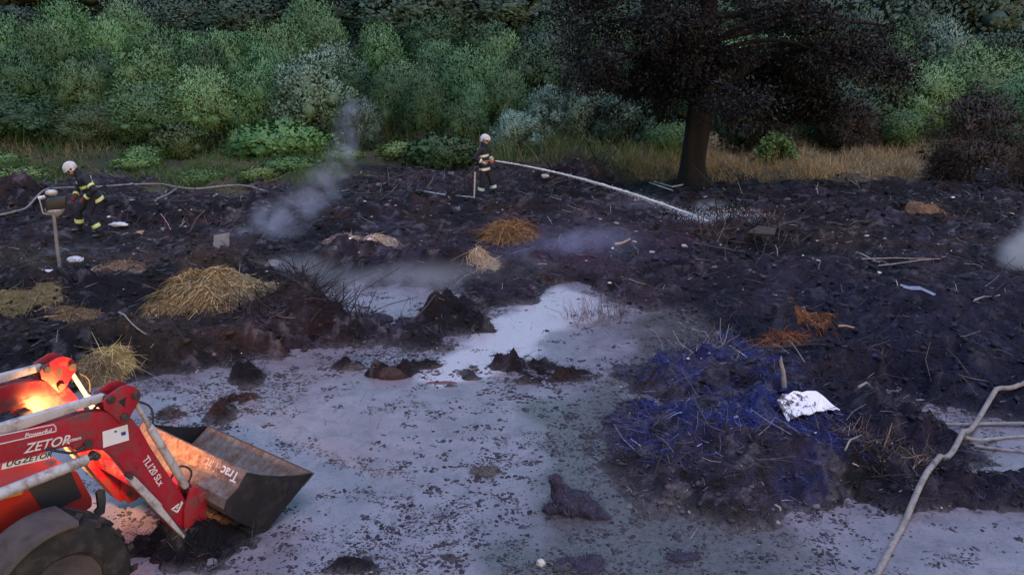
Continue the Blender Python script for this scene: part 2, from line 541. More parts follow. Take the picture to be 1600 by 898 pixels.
# ------------------------------------------------------------------ loose stuff of the ground
def rand_field(n, y0=4.2, y1=31, bias=1.0):
    y = y0 * (y1 / y0) ** (rng.random(n) ** bias)
    x = (rng.random(n) * 2 - 1) * (y * .70 + 1.0)
    return x, y
def rotz_axis(n):
    """random rotation matrices"""
    q = rng.normal(size=(n, 4))
    q /= np.linalg.norm(q, axis=1)[:, None]
    a, b, c, d = q.T
    return np.stack([np.stack([1 - 2 * (c * c + d * d), 2 * (b * c - a * d), 2 * (b * d + a * c)], 1),
                     np.stack([2 * (b * c + a * d), 1 - 2 * (b * b + d * d), 2 * (c * d - a * b)], 1),
                     np.stack([2 * (b * d - a * c), 2 * (c * d + a * b), 1 - 2 * (b * b + c * c)], 1)], 1)
def ico():
    bm = bmesh.new()
    bmesh.ops.create_icosphere(bm, subdivisions=1, radius=1)
    v = np.array([p.co[:] for p in bm.verts])
    f = np.array([[q.index for q in p.verts] for p in bm.faces])
    bm.free()
    return v, f
IV, IF = ico()
def clods(name, x, y, z, size, col, flat=.6):
    n = len(x)
    Rm = rotz_axis(n)
    v = IV[None] * (1 + rng.normal(size=(n, 12, 1)) * .36)
    v = v * (rng.random((n, 1, 3)) * .7 + .65)
    v = np.einsum('nij,nkj->nki', Rm, v) * size[:, None, None]
    v[:, :, 2] *= flat
    v = v + np.stack([x, y, z], 1)[:, None, :]
    f = IF[None] + (np.arange(n) * 12)[:, None, None]
    c = np.repeat(col[:, None, :], 12, 1).reshape(-1, 3)
    return npmesh(name, v.reshape(-1, 3), f.reshape(-1, 3), False, None, {'tint': c})
def strands(name, base, direc, length, width, col, seg=3, droop=.5, curl=.4, tri=False):
    """thin bent ribbons from base (N,3) along direc"""
    n = len(base)
    d = direc / np.linalg.norm(direc, axis=1)[:, None]
    side = np.cross(d, rng.normal(size=(n, 3)))
    side /= np.linalg.norm(side, axis=1)[:, None]
    bend = rng.normal(size=(n, 3)) * curl
    bend[:, 2] -= droop
    vs = []
    for k in range(seg + 1):
        t = k / seg
        c = base + (d * t + bend * t * t) * length[:, None]
        wd = (width * (1 - .75 * t))[:, None] * side * .5
        vs += [c - wd, c + wd]
    v = np.stack(vs, 1)
    m = 2 * (seg + 1)
    q = np.array([[2 * k, 2 * k + 1, 2 * k + 3, 2 * k + 2] for k in range(seg)])
    f = q[None] + (np.arange(n) * m)[:, None, None]
    c = np.repeat(col[:, None, :], m, 1).reshape(-1, 3)
    return npmesh(name, v.reshape(-1, 3), f.reshape(-1, 4), False, None, {'tint': c})
def sticks(name, base, direc, length, rad, col):
    """thin three-sided bent rods"""
    n = len(base)
    d = direc / np.linalg.norm(direc, axis=1)[:, None]
    a = np.cross(d, rng.normal(size=(n, 3))); a /= np.linalg.norm(a, axis=1)[:, None]
    b = np.cross(d, a)
    bend = rng.normal(size=(n, 3)) * .12
    vs = []
    for k, t in enumerate((0, .5, 1)):
        c = base + (d * t + bend * (t * (1 - t) * 2)) * length[:, None]
        r = (rad * (1 - .5 * t))[:, None]
        for j in range(3):
            an = 2.0944 * j
            vs.append(c + (a * math.cos(an) + b * math.sin(an)) * r)
    v = np.stack(vs, 1)
    q = np.array([[3 * k + j, 3 * k + (j + 1) % 3, 3 * k + 3 + (j + 1) % 3, 3 * k + 3 + j] for k in range(2) for j in range(3)])
    f = q[None] + (np.arange(n) * 9)[:, None, None]
    c = np.repeat(col[:, None, :], 9, 1).reshape(-1, 3)
    return npmesh(name, v.reshape(-1, 3), f.reshape(-1, 4), False, None, {'tint': c})

M_loose = attr_mat('charred_matter', rough=.85, spec=.4, var=.35, vscale=30)
M_straw = attr_mat('dry_straw', rough=.7, spec=.3, var=.25, vscale=20)

# charred clods
x, y = rand_field(26000)
z, c, wv, gl, gr, r = wrap_ground(x, y)
keep = (r[1] > .02) & (rng.random(len(x)) < .9 - .8 * np.maximum(gl, gr)) & (y < 29)
x, y, z, c = x[keep], y[keep], z[keep], c[keep]
sz = (.006 + .0017 * y) * np.exp(np.clip(rng.normal(size=len(x)) * .5, -1, .9))
c = c * np.exp(rng.normal(size=(len(x), 1)) * .45 - .15) * (1 + rng.normal(size=(len(x), 3)) * .05)
obj('charred_clods', clods('charred_clods', x, y, z, sz, np.clip(c, .004, .3)), M_loose, kind='stuff')

# rags of charred litter that float or lie in the shallow water
def litter():
    cs = [(270, 640, .5, 260), (350, 655, .35, 500), (372, 600, .3, 420), (335, 700, .3, 200), (430, 610, .4, 90), (560, 600, .5, 200), (640, 640, .4, 260), (600, 680, .4, 80), (790, 585, .5, 520),
          (850, 600, .5, 420), (790, 640, .6, 380), (870, 640, .9, 600), (700, 690, .4, 90), (760, 735, .22, 260), (730, 770, .35, 200), (620, 810, .6, 260), (680, 830, .5, 500), (560, 830, .6, 420),
          (450, 860, .8, 420), (590, 880, .4, 420), (700, 880, .5, 420), (860, 880, .7, 420), (930, 700, .8, 520), (1000, 780, .9, 500), (850, 820, .9, 320), (1080, 830, .7, 520), (1150, 870, .9, 420), (1260, 850, .6, 260),
          (1200, 800, .4, 300), (1500, 830, .9, 300), (1340, 850, .7, 200), (500, 700, .6, 50), (540, 560, .5, 260), (230, 600, .4, 160), (400, 690, .4, 60), (620, 480, .5, 200), (950, 520, .9, 400), (300, 800, .5, 420),
          (720, 520, .3, 260), (660, 545, .4, 300), (1420, 640, .4, 160), (1540, 700, .5, 160), (1000, 600, .7, 400), (1060, 540, .7, 300), (780, 800, 1.0, 300), (350, 880, .7, 300)]
    X, Y = [], []
    for px, py, s, n in cs:
        p = un(px, py)
        k = max(1, n // 22)
        ax, ay = rng.normal(size=k) * s * 1.0, rng.normal(size=k) * s * .8
        sel = rng.integers(0, k, n)
        X.append(p[0] + ax[sel] + rng.normal(size=n) * .055); Y.append(p[1] + ay[sel] + rng.normal(size=n) * .04)
    u = rng.random(1500); Y.append(4.5 + 9 * u ** 1.3); X.append((rng.random(1500) * 2 - 1) * (Y[-1] * .7))
    return np.concatenate(X), np.concatenate(Y)
x, y = litter()
xm = rng.random(16000) * 5.5 - .8; ym = 5.2 + 7.5 * rng.random(16000)
km = (poly_sd(xm, ym, MURK) < .2) & (fbm(xm, ym, .5, 3, seed=61) > -.12)
x = np.concatenate([x, xm[km][::2]]); y = np.concatenate([y, ym[km][::2]])
z, c, wv, gl, gr, r = wrap_ground(x, y)
keep = (z < .03)
x, y, c = x[keep], y[keep], c[keep]
n = len(x)
sz = (.0042 + .0009 * y) * np.exp(np.clip(rng.normal(size=n) * .55, -1.5, .85))
cc = lerp(np.array([.024, .021, .038]), np.array([.045, .036, .050]), rng.random(n)) * np.exp(rng.normal(size=(n, 1)) * .35)
kk = rng.random(n) < .62
x, y, sz, cc = x[kk], y[kk], sz[kk], cc[kk]
n = len(x)
obj('floating_litter', clods('floating_litter', x, y, np.full(n, .0), sz, cc, .25), M_loose, kind='stuff')

# burnt stems and twigs
x, y = rand_field(11000)
z, c, wv, gl, gr, r = wrap_ground(x, y)
keep = (r[1] > .05) & (z > .02) & (rng.random(len(x)) > .9 * np.maximum(gl, gr)) & (y < 29)
x, y, z = x[keep], y[keep], np.maximum(z[keep], 0)
n = len(x)
d = rng.normal(size=(n, 3)); d[:, 2] = np.abs(d[:, 2]) * .35
kk = rng.random(n)
cc = np.where(kk[:, None] < .72, np.array([.022, .018, .026]), np.where(kk[:, None] < .93, np.array([.085, .070, .080]), np.array([.28, .25, .25])))
cc = cc * np.exp(rng.normal(size=(n, 1)) * .3)
ln = (.05 + .012 * y) * np.exp(rng.normal(size=n) * .5)
obj('burnt_twigs', sticks('burnt_twigs', np.stack([x, y, z + .005], 1), d, ln, .0015 + .00042 * y * np.exp(rng.normal(size=n) * .3), cc), M_loose, kind='stuff')

# matted fibres of burnt dung and hay
x, y = rand_field(26000)
z, c, wv, gl, gr, r = wrap_ground(x, y)
keep = (r[1] > -.02) & (rng.random(len(x)) > .9 * np.maximum(gl, gr)) & (y < 29)
x, y, z, c = x[keep], y[keep], z[keep], c[keep]
n = len(x)
d = rng.normal(size=(n, 3)); d[:, 2] = np.abs(d[:, 2]) * .5
c = c * np.exp(rng.normal(size=(n, 1)) * .65)
obj('burnt_fibres', strands('burnt_fibres', np.stack([x, y, z], 1), d, (.03 + .007 * y) * np.exp(rng.normal(size=n) * .4), .0025 + .0008 * y, np.clip(c, 0, .3), 2, .3, .4), M_loose, kind='stuff')

# pale scraps of paper, film and ash
def scraps():
    X, Y = rand_field(220, 5.5, 27)
    for px, py, sx, sy, k in ((200, 325, 70, 22, 60), (215, 345, 25, 30, 40), (320, 330, 40, 20, 16), (930, 335, 90, 30, 40), (1300, 390, 120, 30, 40), (690, 340, 60, 10, 30), (600, 400, 40, 10, 26), (400, 480, 60, 14, 22), (1270, 288, 60, 5, 30), (1000, 390, 90, 40, 40), (1180, 370, 60, 25, 26)):
        for _ in range(k):
            p = un(px + rng.normal() * sx, py + rng.normal() * sy)
            X = np.append(X, p[0]); Y = np.append(Y, p[1])
    return X, Y
x, y = scraps()
z, c, wv, gl, gr, r = wrap_ground(x, y)
n = len(x)
s_ = (.008 + .0011 * y) * np.exp(rng.normal(size=n) * .45)
cc = lerp(np.array([.30, .26, .30]), np.array([.42, .36, .37]), rng.random(n) ** 2) * np.exp(rng.normal(size=(n, 1)) * .4)
obj('pale_scraps', clods('pale_scraps', x, y, z + .01, s_, np.clip(cc, 0, .75), .45), M_loose, kind='stuff')

# ------------------------------------------------------------------ grass and weeds
def grass(name, polys, n, h0, h1, cols, kind='stuff', width=.010, lean=.35, seg=2, mean_y=None, dens=None, clump=0):
    pts = []
    tot = 0
    P = [np.array(p) for p in polys]
    areas = []
    for p in P:
        bx0, by0 = p.min(0); bx1, by1 = p.max(0)
        areas.append((bx1 - bx0) * (by1 - by0))
    X, Y = [], []
    for p, a in zip(P, areas):
        k = int(n * a / sum(areas) * 1.6)
        bx0, by0 = p.min(0); bx1, by1 = p.max(0)
        x = bx0 + (bx1 - bx0) * rng.random(k); y = by0 + (by1 - by0) * rng.random(k)
        inn = poly_sd(x, y, p) + fbm(x, y, 1.2, 3, seed=40) * 1.2 < 0
        X.append(x[inn]); Y.append(y[inn])
    x, y = np.concatenate(X), np.concatenate(Y)
    nz = fbm(x, y, .9, 3, .6, seed=33)
    k = rng.random(len(x)) < np.clip(.55 + nz * 1.8, .05, 1)
    x, y, nz = x[k], y[k], nz[k]
    z = height(x, y)[0]
    m = len(x)
    d = rng.normal(size=(m, 3)) * lean; d[:, 2] = 1
    ln = (h0 + (h1 - h0) * rng.random(m)) * np.clip(1 + nz * 1.2, .4, 1.7)
    ci = rng.integers(0, len(cols), m)
    cc = np.array(cols)[ci] * np.exp(rng.normal(size=(m, 1)) * .22)
    return obj(name, strands(name, np.stack([x, y, z - .01], 1), d, ln, np.full(m, width), cc, seg, .25, .25), M_straw, kind=kind)
G1, G2, G3 = (.050, .095, .028), (.075, .115, .040), (.035, .075, .030)
D1, D2, D3 = (.36, .25, .14), (.28, .20, .12), (.42, .31, .19)
grass('green_grass', [gp([(-60, 262), (130, 262), (110, 298), (-60, 300)]), gp([(180, 262), (420, 250), (560, 255), (540, 282), (470, 300), (400, 292), (330, 302), (250, 290), (190, 290)])],
      26000, .10, .34, [G1, G2, G3, (.11, .15, .05)], width=.018, lean=.5)
grass('tall_weeds', [gp([(560, 222), (700, 232), (860, 235), (1060, 235), (1060, 285), (960, 285), (880, 262), (800, 262), (640, 240), (560, 245)])],
      14000, .35, .85, [G1, G2, (.09, .12, .05), (.14, .14, .07)], width=.022, lean=.3, seg=3)
grass('dry_grass', [gp([(960, 246), (1060, 240), (1060, 292), (980, 290)]), gp([(1095, 240), (1200, 236), (1430, 232), (1440, 262), (1400, 280), (1300, 292), (1095, 294)])],
      28000, .22, .50, [D1, D2, D3, D2, (.15, .15, .06)], width=.016, lean=.4, seg=3)
grass('dry_grass', [gp([(90, 228), (150, 225), (165, 250), (95, 258)]), gp([(-20, 235), (60, 232), (60, 262), (-20, 262)])], 900, .2, .55, [D1, D2, (.13, .07, .035)], width=.02, lean=.3, seg=3)
grass('tall_weeds', [gp([(-80, 215), (300, 215), (560, 225), (560, 255), (420, 262), (200, 255), (-80, 260)])], 9000, .2, .7, [G1, G3, (.08, .08, .035)], width=.022, lean=.4, seg=3)
grass('tall_weeds', [gp([(1400, 225), (1700, 225), (1700, 262), (1420, 268)])], 5000, .2, .6, [(.06, .055, .035), (.05, .06, .03), (.03, .035, .025)], width=.02, lean=.4, seg=2)

# ------------------------------------------------------------------ heaps of hay and dung
def straw_heap(px, py, w, d, h, n, cols, label, ln=.22, wd=.009, droop=.5, lean=.9, group='heaps of half burnt straw'):
    c = on(px, py)
    root = empty('straw_heap', c, label=label, cat='straw heap', group=group)
    m = n
    a = rng.random(m) * 2 * math.pi
    rr = np.sqrt(rng.random(m))
    edge = 1 + .55 * vnoise(np.cos(a) * 1.6 + px, np.sin(a) * 1.6) + .25 * vnoise(np.cos(a) * 5 + px, np.sin(a) * 5)
    u, v = rr * np.cos(a) * edge, rr * np.sin(a) * edge
    sh = np.clip(1 - rr ** 4, 0, 1) * (1 + .35 * fbm(u * w * 3, v * d * 3, .8, 3, seed=int(px)))
    X, Y = u * w, v * d
    Z = height(X + c[0], Y + c[1])[0] - c[2] + sh * h
    dr = np.stack([u * lean * .5 + rng.normal(size=m) * .7, v * lean * .5 + rng.normal(size=m) * .7, -.05 + rng.normal(size=m) * .24 - .5 * rr ** 2], 1)
    ln *= .85
    ci = rng.integers(0, len(cols), m)
    cc = np.array(cols)[ci] * np.exp(rng.normal(size=(m, 1)) * .28)
    lens = ln * np.exp(rng.normal(size=m) * .35)
    obj('straw', strands('straw', np.stack([X, Y, Z - .02], 1), dr, lens, np.full(m, wd), cc, 3, droop, .45), M_straw, root, kind='stuff')
    # matted core
    k = 26
    uu = np.linspace(0, 1, 10); aa = np.linspace(0, 2 * math.pi, k, endpoint=False)
    vs = [(0, 0, float(height(np.array([c[0]]), np.array([c[1]]))[0][0]) - c[2] + h * .93)]
    for r_ in uu[1:]:
        for t in aa:
            X_, Y_ = r_ * w * math.cos(t), r_ * d * math.sin(t)
            zz = float(height(np.array([X_ + c[0]]), np.array([Y_ + c[1]]))[0][0]) - c[2]
            vs.append((X_, Y_, zz + (1 - r_ ** 4) * h * (.92 + .2 * vnoise(np.array([X_ * 5 + px]), np.array([Y_ * 5]))[0]) - .03))
    fs = []
    for j in range(k): fs.append((0, 1 + j, 1 + (j + 1) % k, 0))
    bm = bmesh.new()
    bv = [bm.verts.new(q) for q in vs]
    for j in range(k): bm.faces.new((bv[0], bv[1 + j], bv[1 + (j + 1) % k]))
    for i in range(len(uu) - 2):
        for j in range(k):
            bm.faces.new((bv[1 + i * k + j], bv[1 + i * k + k + j], bv[1 + i * k + k + (j + 1) % k], bv[1 + i * k + (j + 1) % k]))
    finish(bm, 0, smooth=True, ang=180)
    base = tuple(np.mean(np.array(cols), 0) * .55)
    obj('matted_core', bm, mat('matted_straw', base, .95, var=.5, vscale=14, bump=.02, bscale=30), root)
    return root
GOLD = [(.36, .27, .14), (.28, .20, .10), (.44, .35, .20), (.17, .11, .06), (.10, .07, .05)]
straw_heap(348, 455, 1.12, .62, .38, 7500, GOLD, 'large golden heap of loose straw on the dark bank left of the pool', .19, .012, .75)
straw_heap(262, 482, .42, .35, .18, 900, [(.22, .14, .07), (.12, .07, .045), (.30, .2, .09)], 'small browned straw clump at the left foot of the large golden straw heap', .2, .011)
straw_heap(795, 376, .62, .5, .28, 2300, [(.26, .14, .06), (.34, .19, .08), (.15, .075, .04), (.07, .04, .03)], 'orange brown clump of straw below the firefighter with the jet', .26, .014, .5)
straw_heap(166, 530, .36, .26, .16, 900, [(.42, .32, .14), (.30, .22, .10), (.5, .4, .2)], 'small ragged tuft of pale straw on the left bank above the loader', .24, .008, .4)
straw_heap(150, 590, .40, .28, .22, 1500, [(.24, .16, .09), (.18, .12, .07), (.3, .21, .12)], 'brown matted straw lump just behind the far loader arm', .09, .009, .9)
straw_heap(1222, 528, .42, .22, .08, 1300, [(.26, .085, .040), (.32, .11, .045), (.10, .035, .022), (.05, .025, .022)], 'rusty orange clump of straw behind the blue grey heap', .2, .010, .4)
straw_heap(1268, 512, .34, .2, .06, 700, [(.20, .075, .035), (.28, .11, .045), (.10, .05, .03)], 'darker rust brown straw clump touching the orange one', .18, .010, .4)
straw_heap(575, 412, .75, .32, .12, 1300, [(.42, .33, .27), (.34, .25, .2), (.5, .4, .33)], 'pale buff patch of burnt straw in the middle of the field', .14, .010, .7)
straw_heap(540, 385, .5, .25, .12, 700, [(.36, .24, .22), (.25, .17, .16)], 'faded pinkish straw patch just above the pale buff one', .14, .010, .7)
straw_heap(757, 420, .34, .22, .08, 600, [(.44, .34, .24), (.32, .24, .18)], 'pale straw fringe on the mound above the clear water', .16, .010, .7)
straw_heap(190, 420, .62, .3, .13, 900, [(.22, .13, .10), (.3, .2, .14), (.15, .09, .07)], 'dull pinkish brown straw heap left of the large golden one', .16, .010, .7)
straw_heap(1442, 330, .5, .3, .16, 500, [(.28, .16, .10), (.2, .11, .07)], 'little brown straw heap far right beyond the burnt field', .18, .013, .6)
straw_heap(30, 475, .8, .4, .10, 900, [(.20, .15, .06), (.12, .10, .05), (.28, .2, .1)], 'flat greenish brown straw layer at the left edge on the bank', .2, .010, .6)
straw_heap(118, 492, .5, .28, .10, 700, [(.24, .15, .08), (.16, .1, .06)], 'low tawny straw layer between the left edge and the pale tuft', .18, .010, .6)
straw_heap(935, 512, .55, .22, .05, 700, [(.20, .10, .06), (.12, .07, .06)], 'flat reddish brown reed stubble lying in the edge of the clear water', .3, .008, .2)

# matted bluish strands on the heap in front at the right
x = rng.random(16000) * 4.4 + .8; y = rng.random(16000) * 5 + 7.4
z, c, wv, gl, gr, r = wrap_ground(x, y)
keep = (poly_sd(x, y, BLUE) + r[3] * .4 < .1) & (z > .015)
x, y, z = x[keep], y[keep], z[keep]
n = len(x)
nn = fbm(x, y, .5, 3, .6, 50)
cc = lerp(np.array([.022, .034, .180]), np.array([.085, .08, .135]), sstep(.0, .35, nn + rng.normal(size=n) * .12)) * np.exp(rng.normal(size=(n, 1)) * .6)
d = rng.normal(size=(n, 3)); d[:, 2] = np.abs(d[:, 2]) * .3
obj('blue_grey_strands', strands('blue_grey_strands', np.stack([x, y, z], 1), d, .10 * np.exp(rng.normal(size=n) * .5), .006 * np.exp(rng.normal(size=n) * .3), cc, 3, .35, .5), M_loose, kind='stuff')

# fine dark flecks and straw bits drifting in the wet ash
x = (rng.random(90000) * 2 - 1) * 8; y = 4.6 + 9.5 * rng.random(90000) ** 1.2
den = fbm(x * .8 + y * .35, y * 1.7, .9, 4, .65, 71) + .5 * fbm(x, y, .22, 3, .6, 72)
keep = (np.abs(x) < y * .68) & (den > .17 - .12 * sstep(8.0, 5.5, y) + .22 * np.exp(-((x + 1.2) / 1.6) ** 2 - ((y - 8.7) / 1.5) ** 2)) & (poly_sd(x, y, WSHEEN) > .05)
x, y = x[keep][:30000], y[keep][:30000]
z = height(x, y)[0]
keep = z < .02
x, y, z = x[keep], y[keep], z[keep]
n = len(x)
d = np.stack([rng.normal(size=n) + .8, rng.normal(size=n) * .7, np.abs(rng.normal(size=n)) * .12], 1)
cc = lerp(np.array([.028, .024, .040]), np.array([.085, .075, .095]), rng.random(n) ** 2) * np.exp(rng.normal(size=(n, 1)) * .3)
obj('drifting_flecks', strands('drifting_flecks', np.stack([x, y, np.maximum(z, 0) + .003], 1), d, (.012 + .0022 * y) * np.exp(rng.normal(size=n) * .5), (.004 + .0010 * y) * np.exp(rng.normal(size=n) * .3), cc, 1, 0, .05), M_loose, kind='stuff')

# matted char on the islets and along the near shore
x = (rng.random(160000) * 2 - 1) * 7; y = 5 + 10 * rng.random(160000)
keep = np.abs(x) < y * .68
x, y = x[keep], y[keep]
z, c, wv, gl, gr, r = wrap_ground(x, y)
keep = (z > .004) & (((r[1] < .25) & (r[2] > .02)) | (r[0] < .9) & (r[0] > .3) & (rng.random(len(x)) < .35))
x, y, z, c = x[keep][:26000], y[keep][:26000], z[keep][:26000], c[keep][:26000]
n = len(x)
d = rng.normal(size=(n, 3)); d[:, 2] = np.abs(d[:, 2]) * .4
cc = np.clip(c, .006, .05) * np.exp(rng.normal(size=(n, 1)) * .7) * 1.1
obj('matted_char', strands('matted_char', np.stack([x, y, z], 1), d, .075 * np.exp(rng.normal(size=n) * .45), .008 * np.exp(rng.normal(size=n) * .4), cc, 2, .4, .5), M_loose, kind='stuff')
# ------------------------------------------------------------------ trees and bushes
def leaf_mat(name, col, col2, transl=.25):
    m = bpy.data.materials.new(name)
    m.use_nodes = True
    N, Lk = m.node_tree.nodes, m.node_tree.links
    b = N['Principled BSDF']
    oi = N.new('ShaderNodeObjectInfo')
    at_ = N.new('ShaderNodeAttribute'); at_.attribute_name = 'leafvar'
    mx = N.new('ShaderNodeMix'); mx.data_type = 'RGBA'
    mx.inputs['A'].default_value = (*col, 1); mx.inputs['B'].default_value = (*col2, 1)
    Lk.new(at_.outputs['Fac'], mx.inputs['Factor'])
    hs = N.new('ShaderNodeHueSaturation')
    Lk.new(mx.outputs['Result'], hs.inputs['Color'])
    def rmp(v, c, d):
        r = N.new('ShaderNodeMapRange'); r.inputs[3].default_value, r.inputs[4].default_value = c, d
        Lk.new(v, r.inputs[0]); return r.outputs[0]
    Lk.new(rmp(oi.outputs['Random'], .47, .53), hs.inputs['Hue'])
    wn = N.new('ShaderNodeTexWhiteNoise'); wn.noise_dimensions = '1D'
    Lk.new(oi.outputs['Random'], wn.inputs['W'])
    Lk.new(rmp(wn.outputs[0], .5, 1.6), hs.inputs['Value'])
    Lk.new(hs.outputs[0], b.inputs['Base Color'])
    b.inputs['Roughness'].default_value = .6
    b.inputs['Specular IOR Level'].default_value = .35
    return m
LM = {
    'willow': leaf_mat('willow_leaf', (.045, .110, .044), (.105, .205, .085)),
    'broad': leaf_mat('broad_leaf', (.028, .080, .030), (.070, .145, .055)),
    'silver': leaf_mat('silver_leaf', (.070, .125, .088), (.145, .215, .165)),
    'bright': leaf_mat('bright_leaf', (.045, .098, .030), (.085, .155, .050)),
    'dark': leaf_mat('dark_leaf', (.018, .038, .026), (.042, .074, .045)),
    'brown': leaf_mat('scorched_leaf', (.018, .012, .015), (.042, .028, .028)),
    'pine': leaf_mat('dark_needles', (.0045, .0038, .0055), (.0100, .0078, .0095)),
}
M_bark = mat('bark', (.035, .028, .030), .95, var=.4, vscale=12, bump=.03, bscale=22)
M_darkbark = mat('scorched_bark', (.0055, .0045, .007), .95, var=.4, vscale=8, bump=.05, bscale=14)

def leaves_np(P, D, L, W, jit=.6, O=None):
    """one rhombus leaf per point; O: the side the leaf turns its face to"""
    n = len(P)
    d = D + rng.normal(size=(n, 3)) * jit
    d /= np.linalg.norm(d, axis=1)[:, None]
    s = np.cross(d, rng.normal(size=(n, 3)) if O is None else O + rng.normal(size=(n, 3)) * .45); s /= np.linalg.norm(s, axis=1)[:, None] + 1e-9
    k = np.exp(rng.normal(size=(n, 1)) * .25)
    L_, W_ = L * k, W * k
    return np.stack([P, P + d * L_ * .45 + s * W_ * .5, P + d * L_, P + d * L_ * .45 - s * W_ * .5], 1)
def crown_mesh(name, h, w, kind, n, L, W, lobes=14, seed=0, upright=1.0):
    """height h, width w: puffs over a dome, each a dense inner mass set with leaves that face outwards"""
    r_ = np.random.default_rng(seed)
    LB = []
    for k in range(lobes):
        a = k * 2.39996 + r_.random() * .7
        f = (k + .3) / lobes
        q = w * .40 * math.sqrt(f) * (.85 + .3 * r_.random())
        rr = w * (.135 + .085 * r_.random()) * (1.15 - .3 * f) * (.72 if kind == 'brown' else 1)
        rz = rr * (1 + .35 * upright)
        top = h * (1.0 - .50 * f ** 1.3) * (.88 + .16 * r_.random())
        LB.append((q * math.cos(a), q * math.sin(a), max(top - rz, rz * .6), rr, rz))
    for k in range(max(5, lobes // 2)):
        a = k * 2.39996 * 1.7 + r_.random()
        q = w * .34 * (.7 + .4 * r_.random())
        rr = w * (.15 + .06 * r_.random())
        LB.append((q * math.cos(a), q * math.sin(a), h * (.12 + .22 * r_.random()), rr, rr * 1.1))
    wt = np.array([l[3] * l[4] for l in LB]); wt /= wt.sum()
    P, D, V, O = [], [], [], []
    cv, cf, off = [], [], 0
    bmi = bmesh.new(); bmesh.ops.create_icosphere(bmi, subdivisions=2, radius=1)
    iv = np.array([v.co[:] for v in bmi.verts]); jf = np.array([[v.index for v in f.verts] for f in bmi.faces]); bmi.free()
    for l, ww in zip(LB, wt):
        cx, cy, cz, rr, rz = l
        m = int(n * ww)
        g_ = r_.normal(size=(m, 3)); g_ /= np.linalg.norm(g_, axis=1)[:, None]
        g_ = g_[g_[:, 2] > -.75]
        m = len(g_)
        # clumps: leaves gather on twig ends
        tw = r_.normal(size=(max(6, m // 22), 3)); tw /= np.linalg.norm(tw, axis=1)[:, None]
        near = tw[r_.integers(0, len(tw), m)]
        g_ = g_ * .40 + near * .75; g_ /= np.linalg.norm(g_, axis=1)[:, None]
        bump = 1 + .06 * np.sin(near[:, :1] * 13 + near[:, 1:2] * 9)
        tl = (.90 + .24 * np.abs(np.sin(near[:, :1] * 37 + near[:, 1:2] * 23 + near[:, 2:] * 31)))
        rad = (.66 + .42 * r_.random((m, 1)) ** .8) * bump * tl
        P.append(np.array([cx, cy, cz]) + g_ * rad * np.array([rr, rr, rz]))
        D.append(g_ * .8 + np.array([0, 0, .45 * upright]))
        O.append(g_ * .9 + np.array([cx / w * 1.3, cy / w * 1.3, (cz / h - .42) * 1.7]))
        tv = r_.random(len(tw))
        V.append(np.clip(r_.random(m) * .5 + .5 * r_.random(), 0, 1))
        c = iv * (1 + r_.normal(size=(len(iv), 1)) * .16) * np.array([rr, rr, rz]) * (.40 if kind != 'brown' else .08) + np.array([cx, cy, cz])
        cv.append(c); cf.append(jf + off); off += len(c)
    P, D, V, O = map(np.concatenate, (P, D, V, O))
    v = leaves_np(P, D, L, W, .75, O)
    gn = np.cross(v[:, 1] - v[:, 0], v[:, 3] - v[:, 0])
    fl = (gn * O).sum(1) < 0
    v[fl] = v[fl][:, ::-1]
    # shading normals bent round the puff, downwards on low puffs to darken them
    nrm = O + gn / (np.linalg.norm(gn, axis=1)[:, None] + 1e-12) * np.where(fl, -1, 1)[:, None] * .45
    nrm += r_.normal(size=nrm.shape) * .18
    nrm /= np.linalg.norm(nrm, axis=1)[:, None]
    core = np.concatenate(cv); cfc = np.concatenate(cf)
    nv = len(P) * 4
    f = np.concatenate([np.arange(nv).reshape(-1, 4)[:, [0, 1, 2]], np.arange(nv).reshape(-1, 4)[:, [0, 2, 3]], cfc + nv])
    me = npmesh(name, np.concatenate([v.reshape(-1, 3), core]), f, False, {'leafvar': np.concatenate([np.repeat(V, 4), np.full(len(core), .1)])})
    me.materials.append(LM[kind])
    cn = core - np.repeat(np.array([l[:3] for l in LB]), len(iv), 0)
    cn /= np.linalg.norm(cn, axis=1)[:, None]
    me.normals_split_custom_set_from_vertices(np.concatenate([np.repeat(nrm, 4, 0), cn]).astype(float).tolist())
    return me
def stems_mesh(h, w, n, r0, seed, mt=None, name='stems'):
    r_ = random.Random(seed)
    bm = bmesh.new()
    for k in range(n):
        a = r_.random() * 6.28
        q = w * .38 * math.sqrt(r_.random())
        hh = h * (.55 + .3 * r_.random())
        e = Vector((q * math.cos(a), q * math.sin(a), hh))
        mid = Vector((e.x * .35 + r_.uniform(-.08, .08), e.y * .35 + r_.uniform(-.08, .08), hh * .5))
        add_tube(bm, [(r_.uniform(-.1, .1), r_.uniform(-.1, .1), -.15), mid, e], [r0, r0 * .65, r0 * .2], 6)
    finish(bm, 0, smooth=True, ang=80)
    me = bpy.data.meshes.new(name)
    bm.to_mesh(me); bm.free()
    me.materials.append(mt or M_bark)
    return me
KINDS = {}
SPEC = {  # h, w, n, leaf L, W, lobes, upright
    'willow': (4.0, 4.0, 21000, .15, .045, 13, 1.1),
    'broad': (4.0, 4.2, 17000, .11, .07, 13, .7),
    'silver': (4.0, 3.6, 15000, .12, .065, 12, .9),
    'bright': (1.4, 2.6, 7000, .13, .10, 20, .35),
    'dark': (7.0, 6.5, 13000, .26, .15, 20, .6),
    'brown': (3.4, 3.0, 9500, .13, .035, 26, 1.1),
}
for kd, (h, w, n, L_, W_, lb, up) in SPEC.items():
    KINDS[kd] = [(crown_mesh('crown', h, w, kd, n, L_, W_, lb, 100 * i + len(kd), upright=up), stems_mesh(h, w, 4 if kd != 'dark' else 1, .05 if kd != 'dark' else .16, i + 5, name='trunk' if kd == 'dark' else 'stems'), h, w) for i in range(3 if kd != 'brown' else 2)]
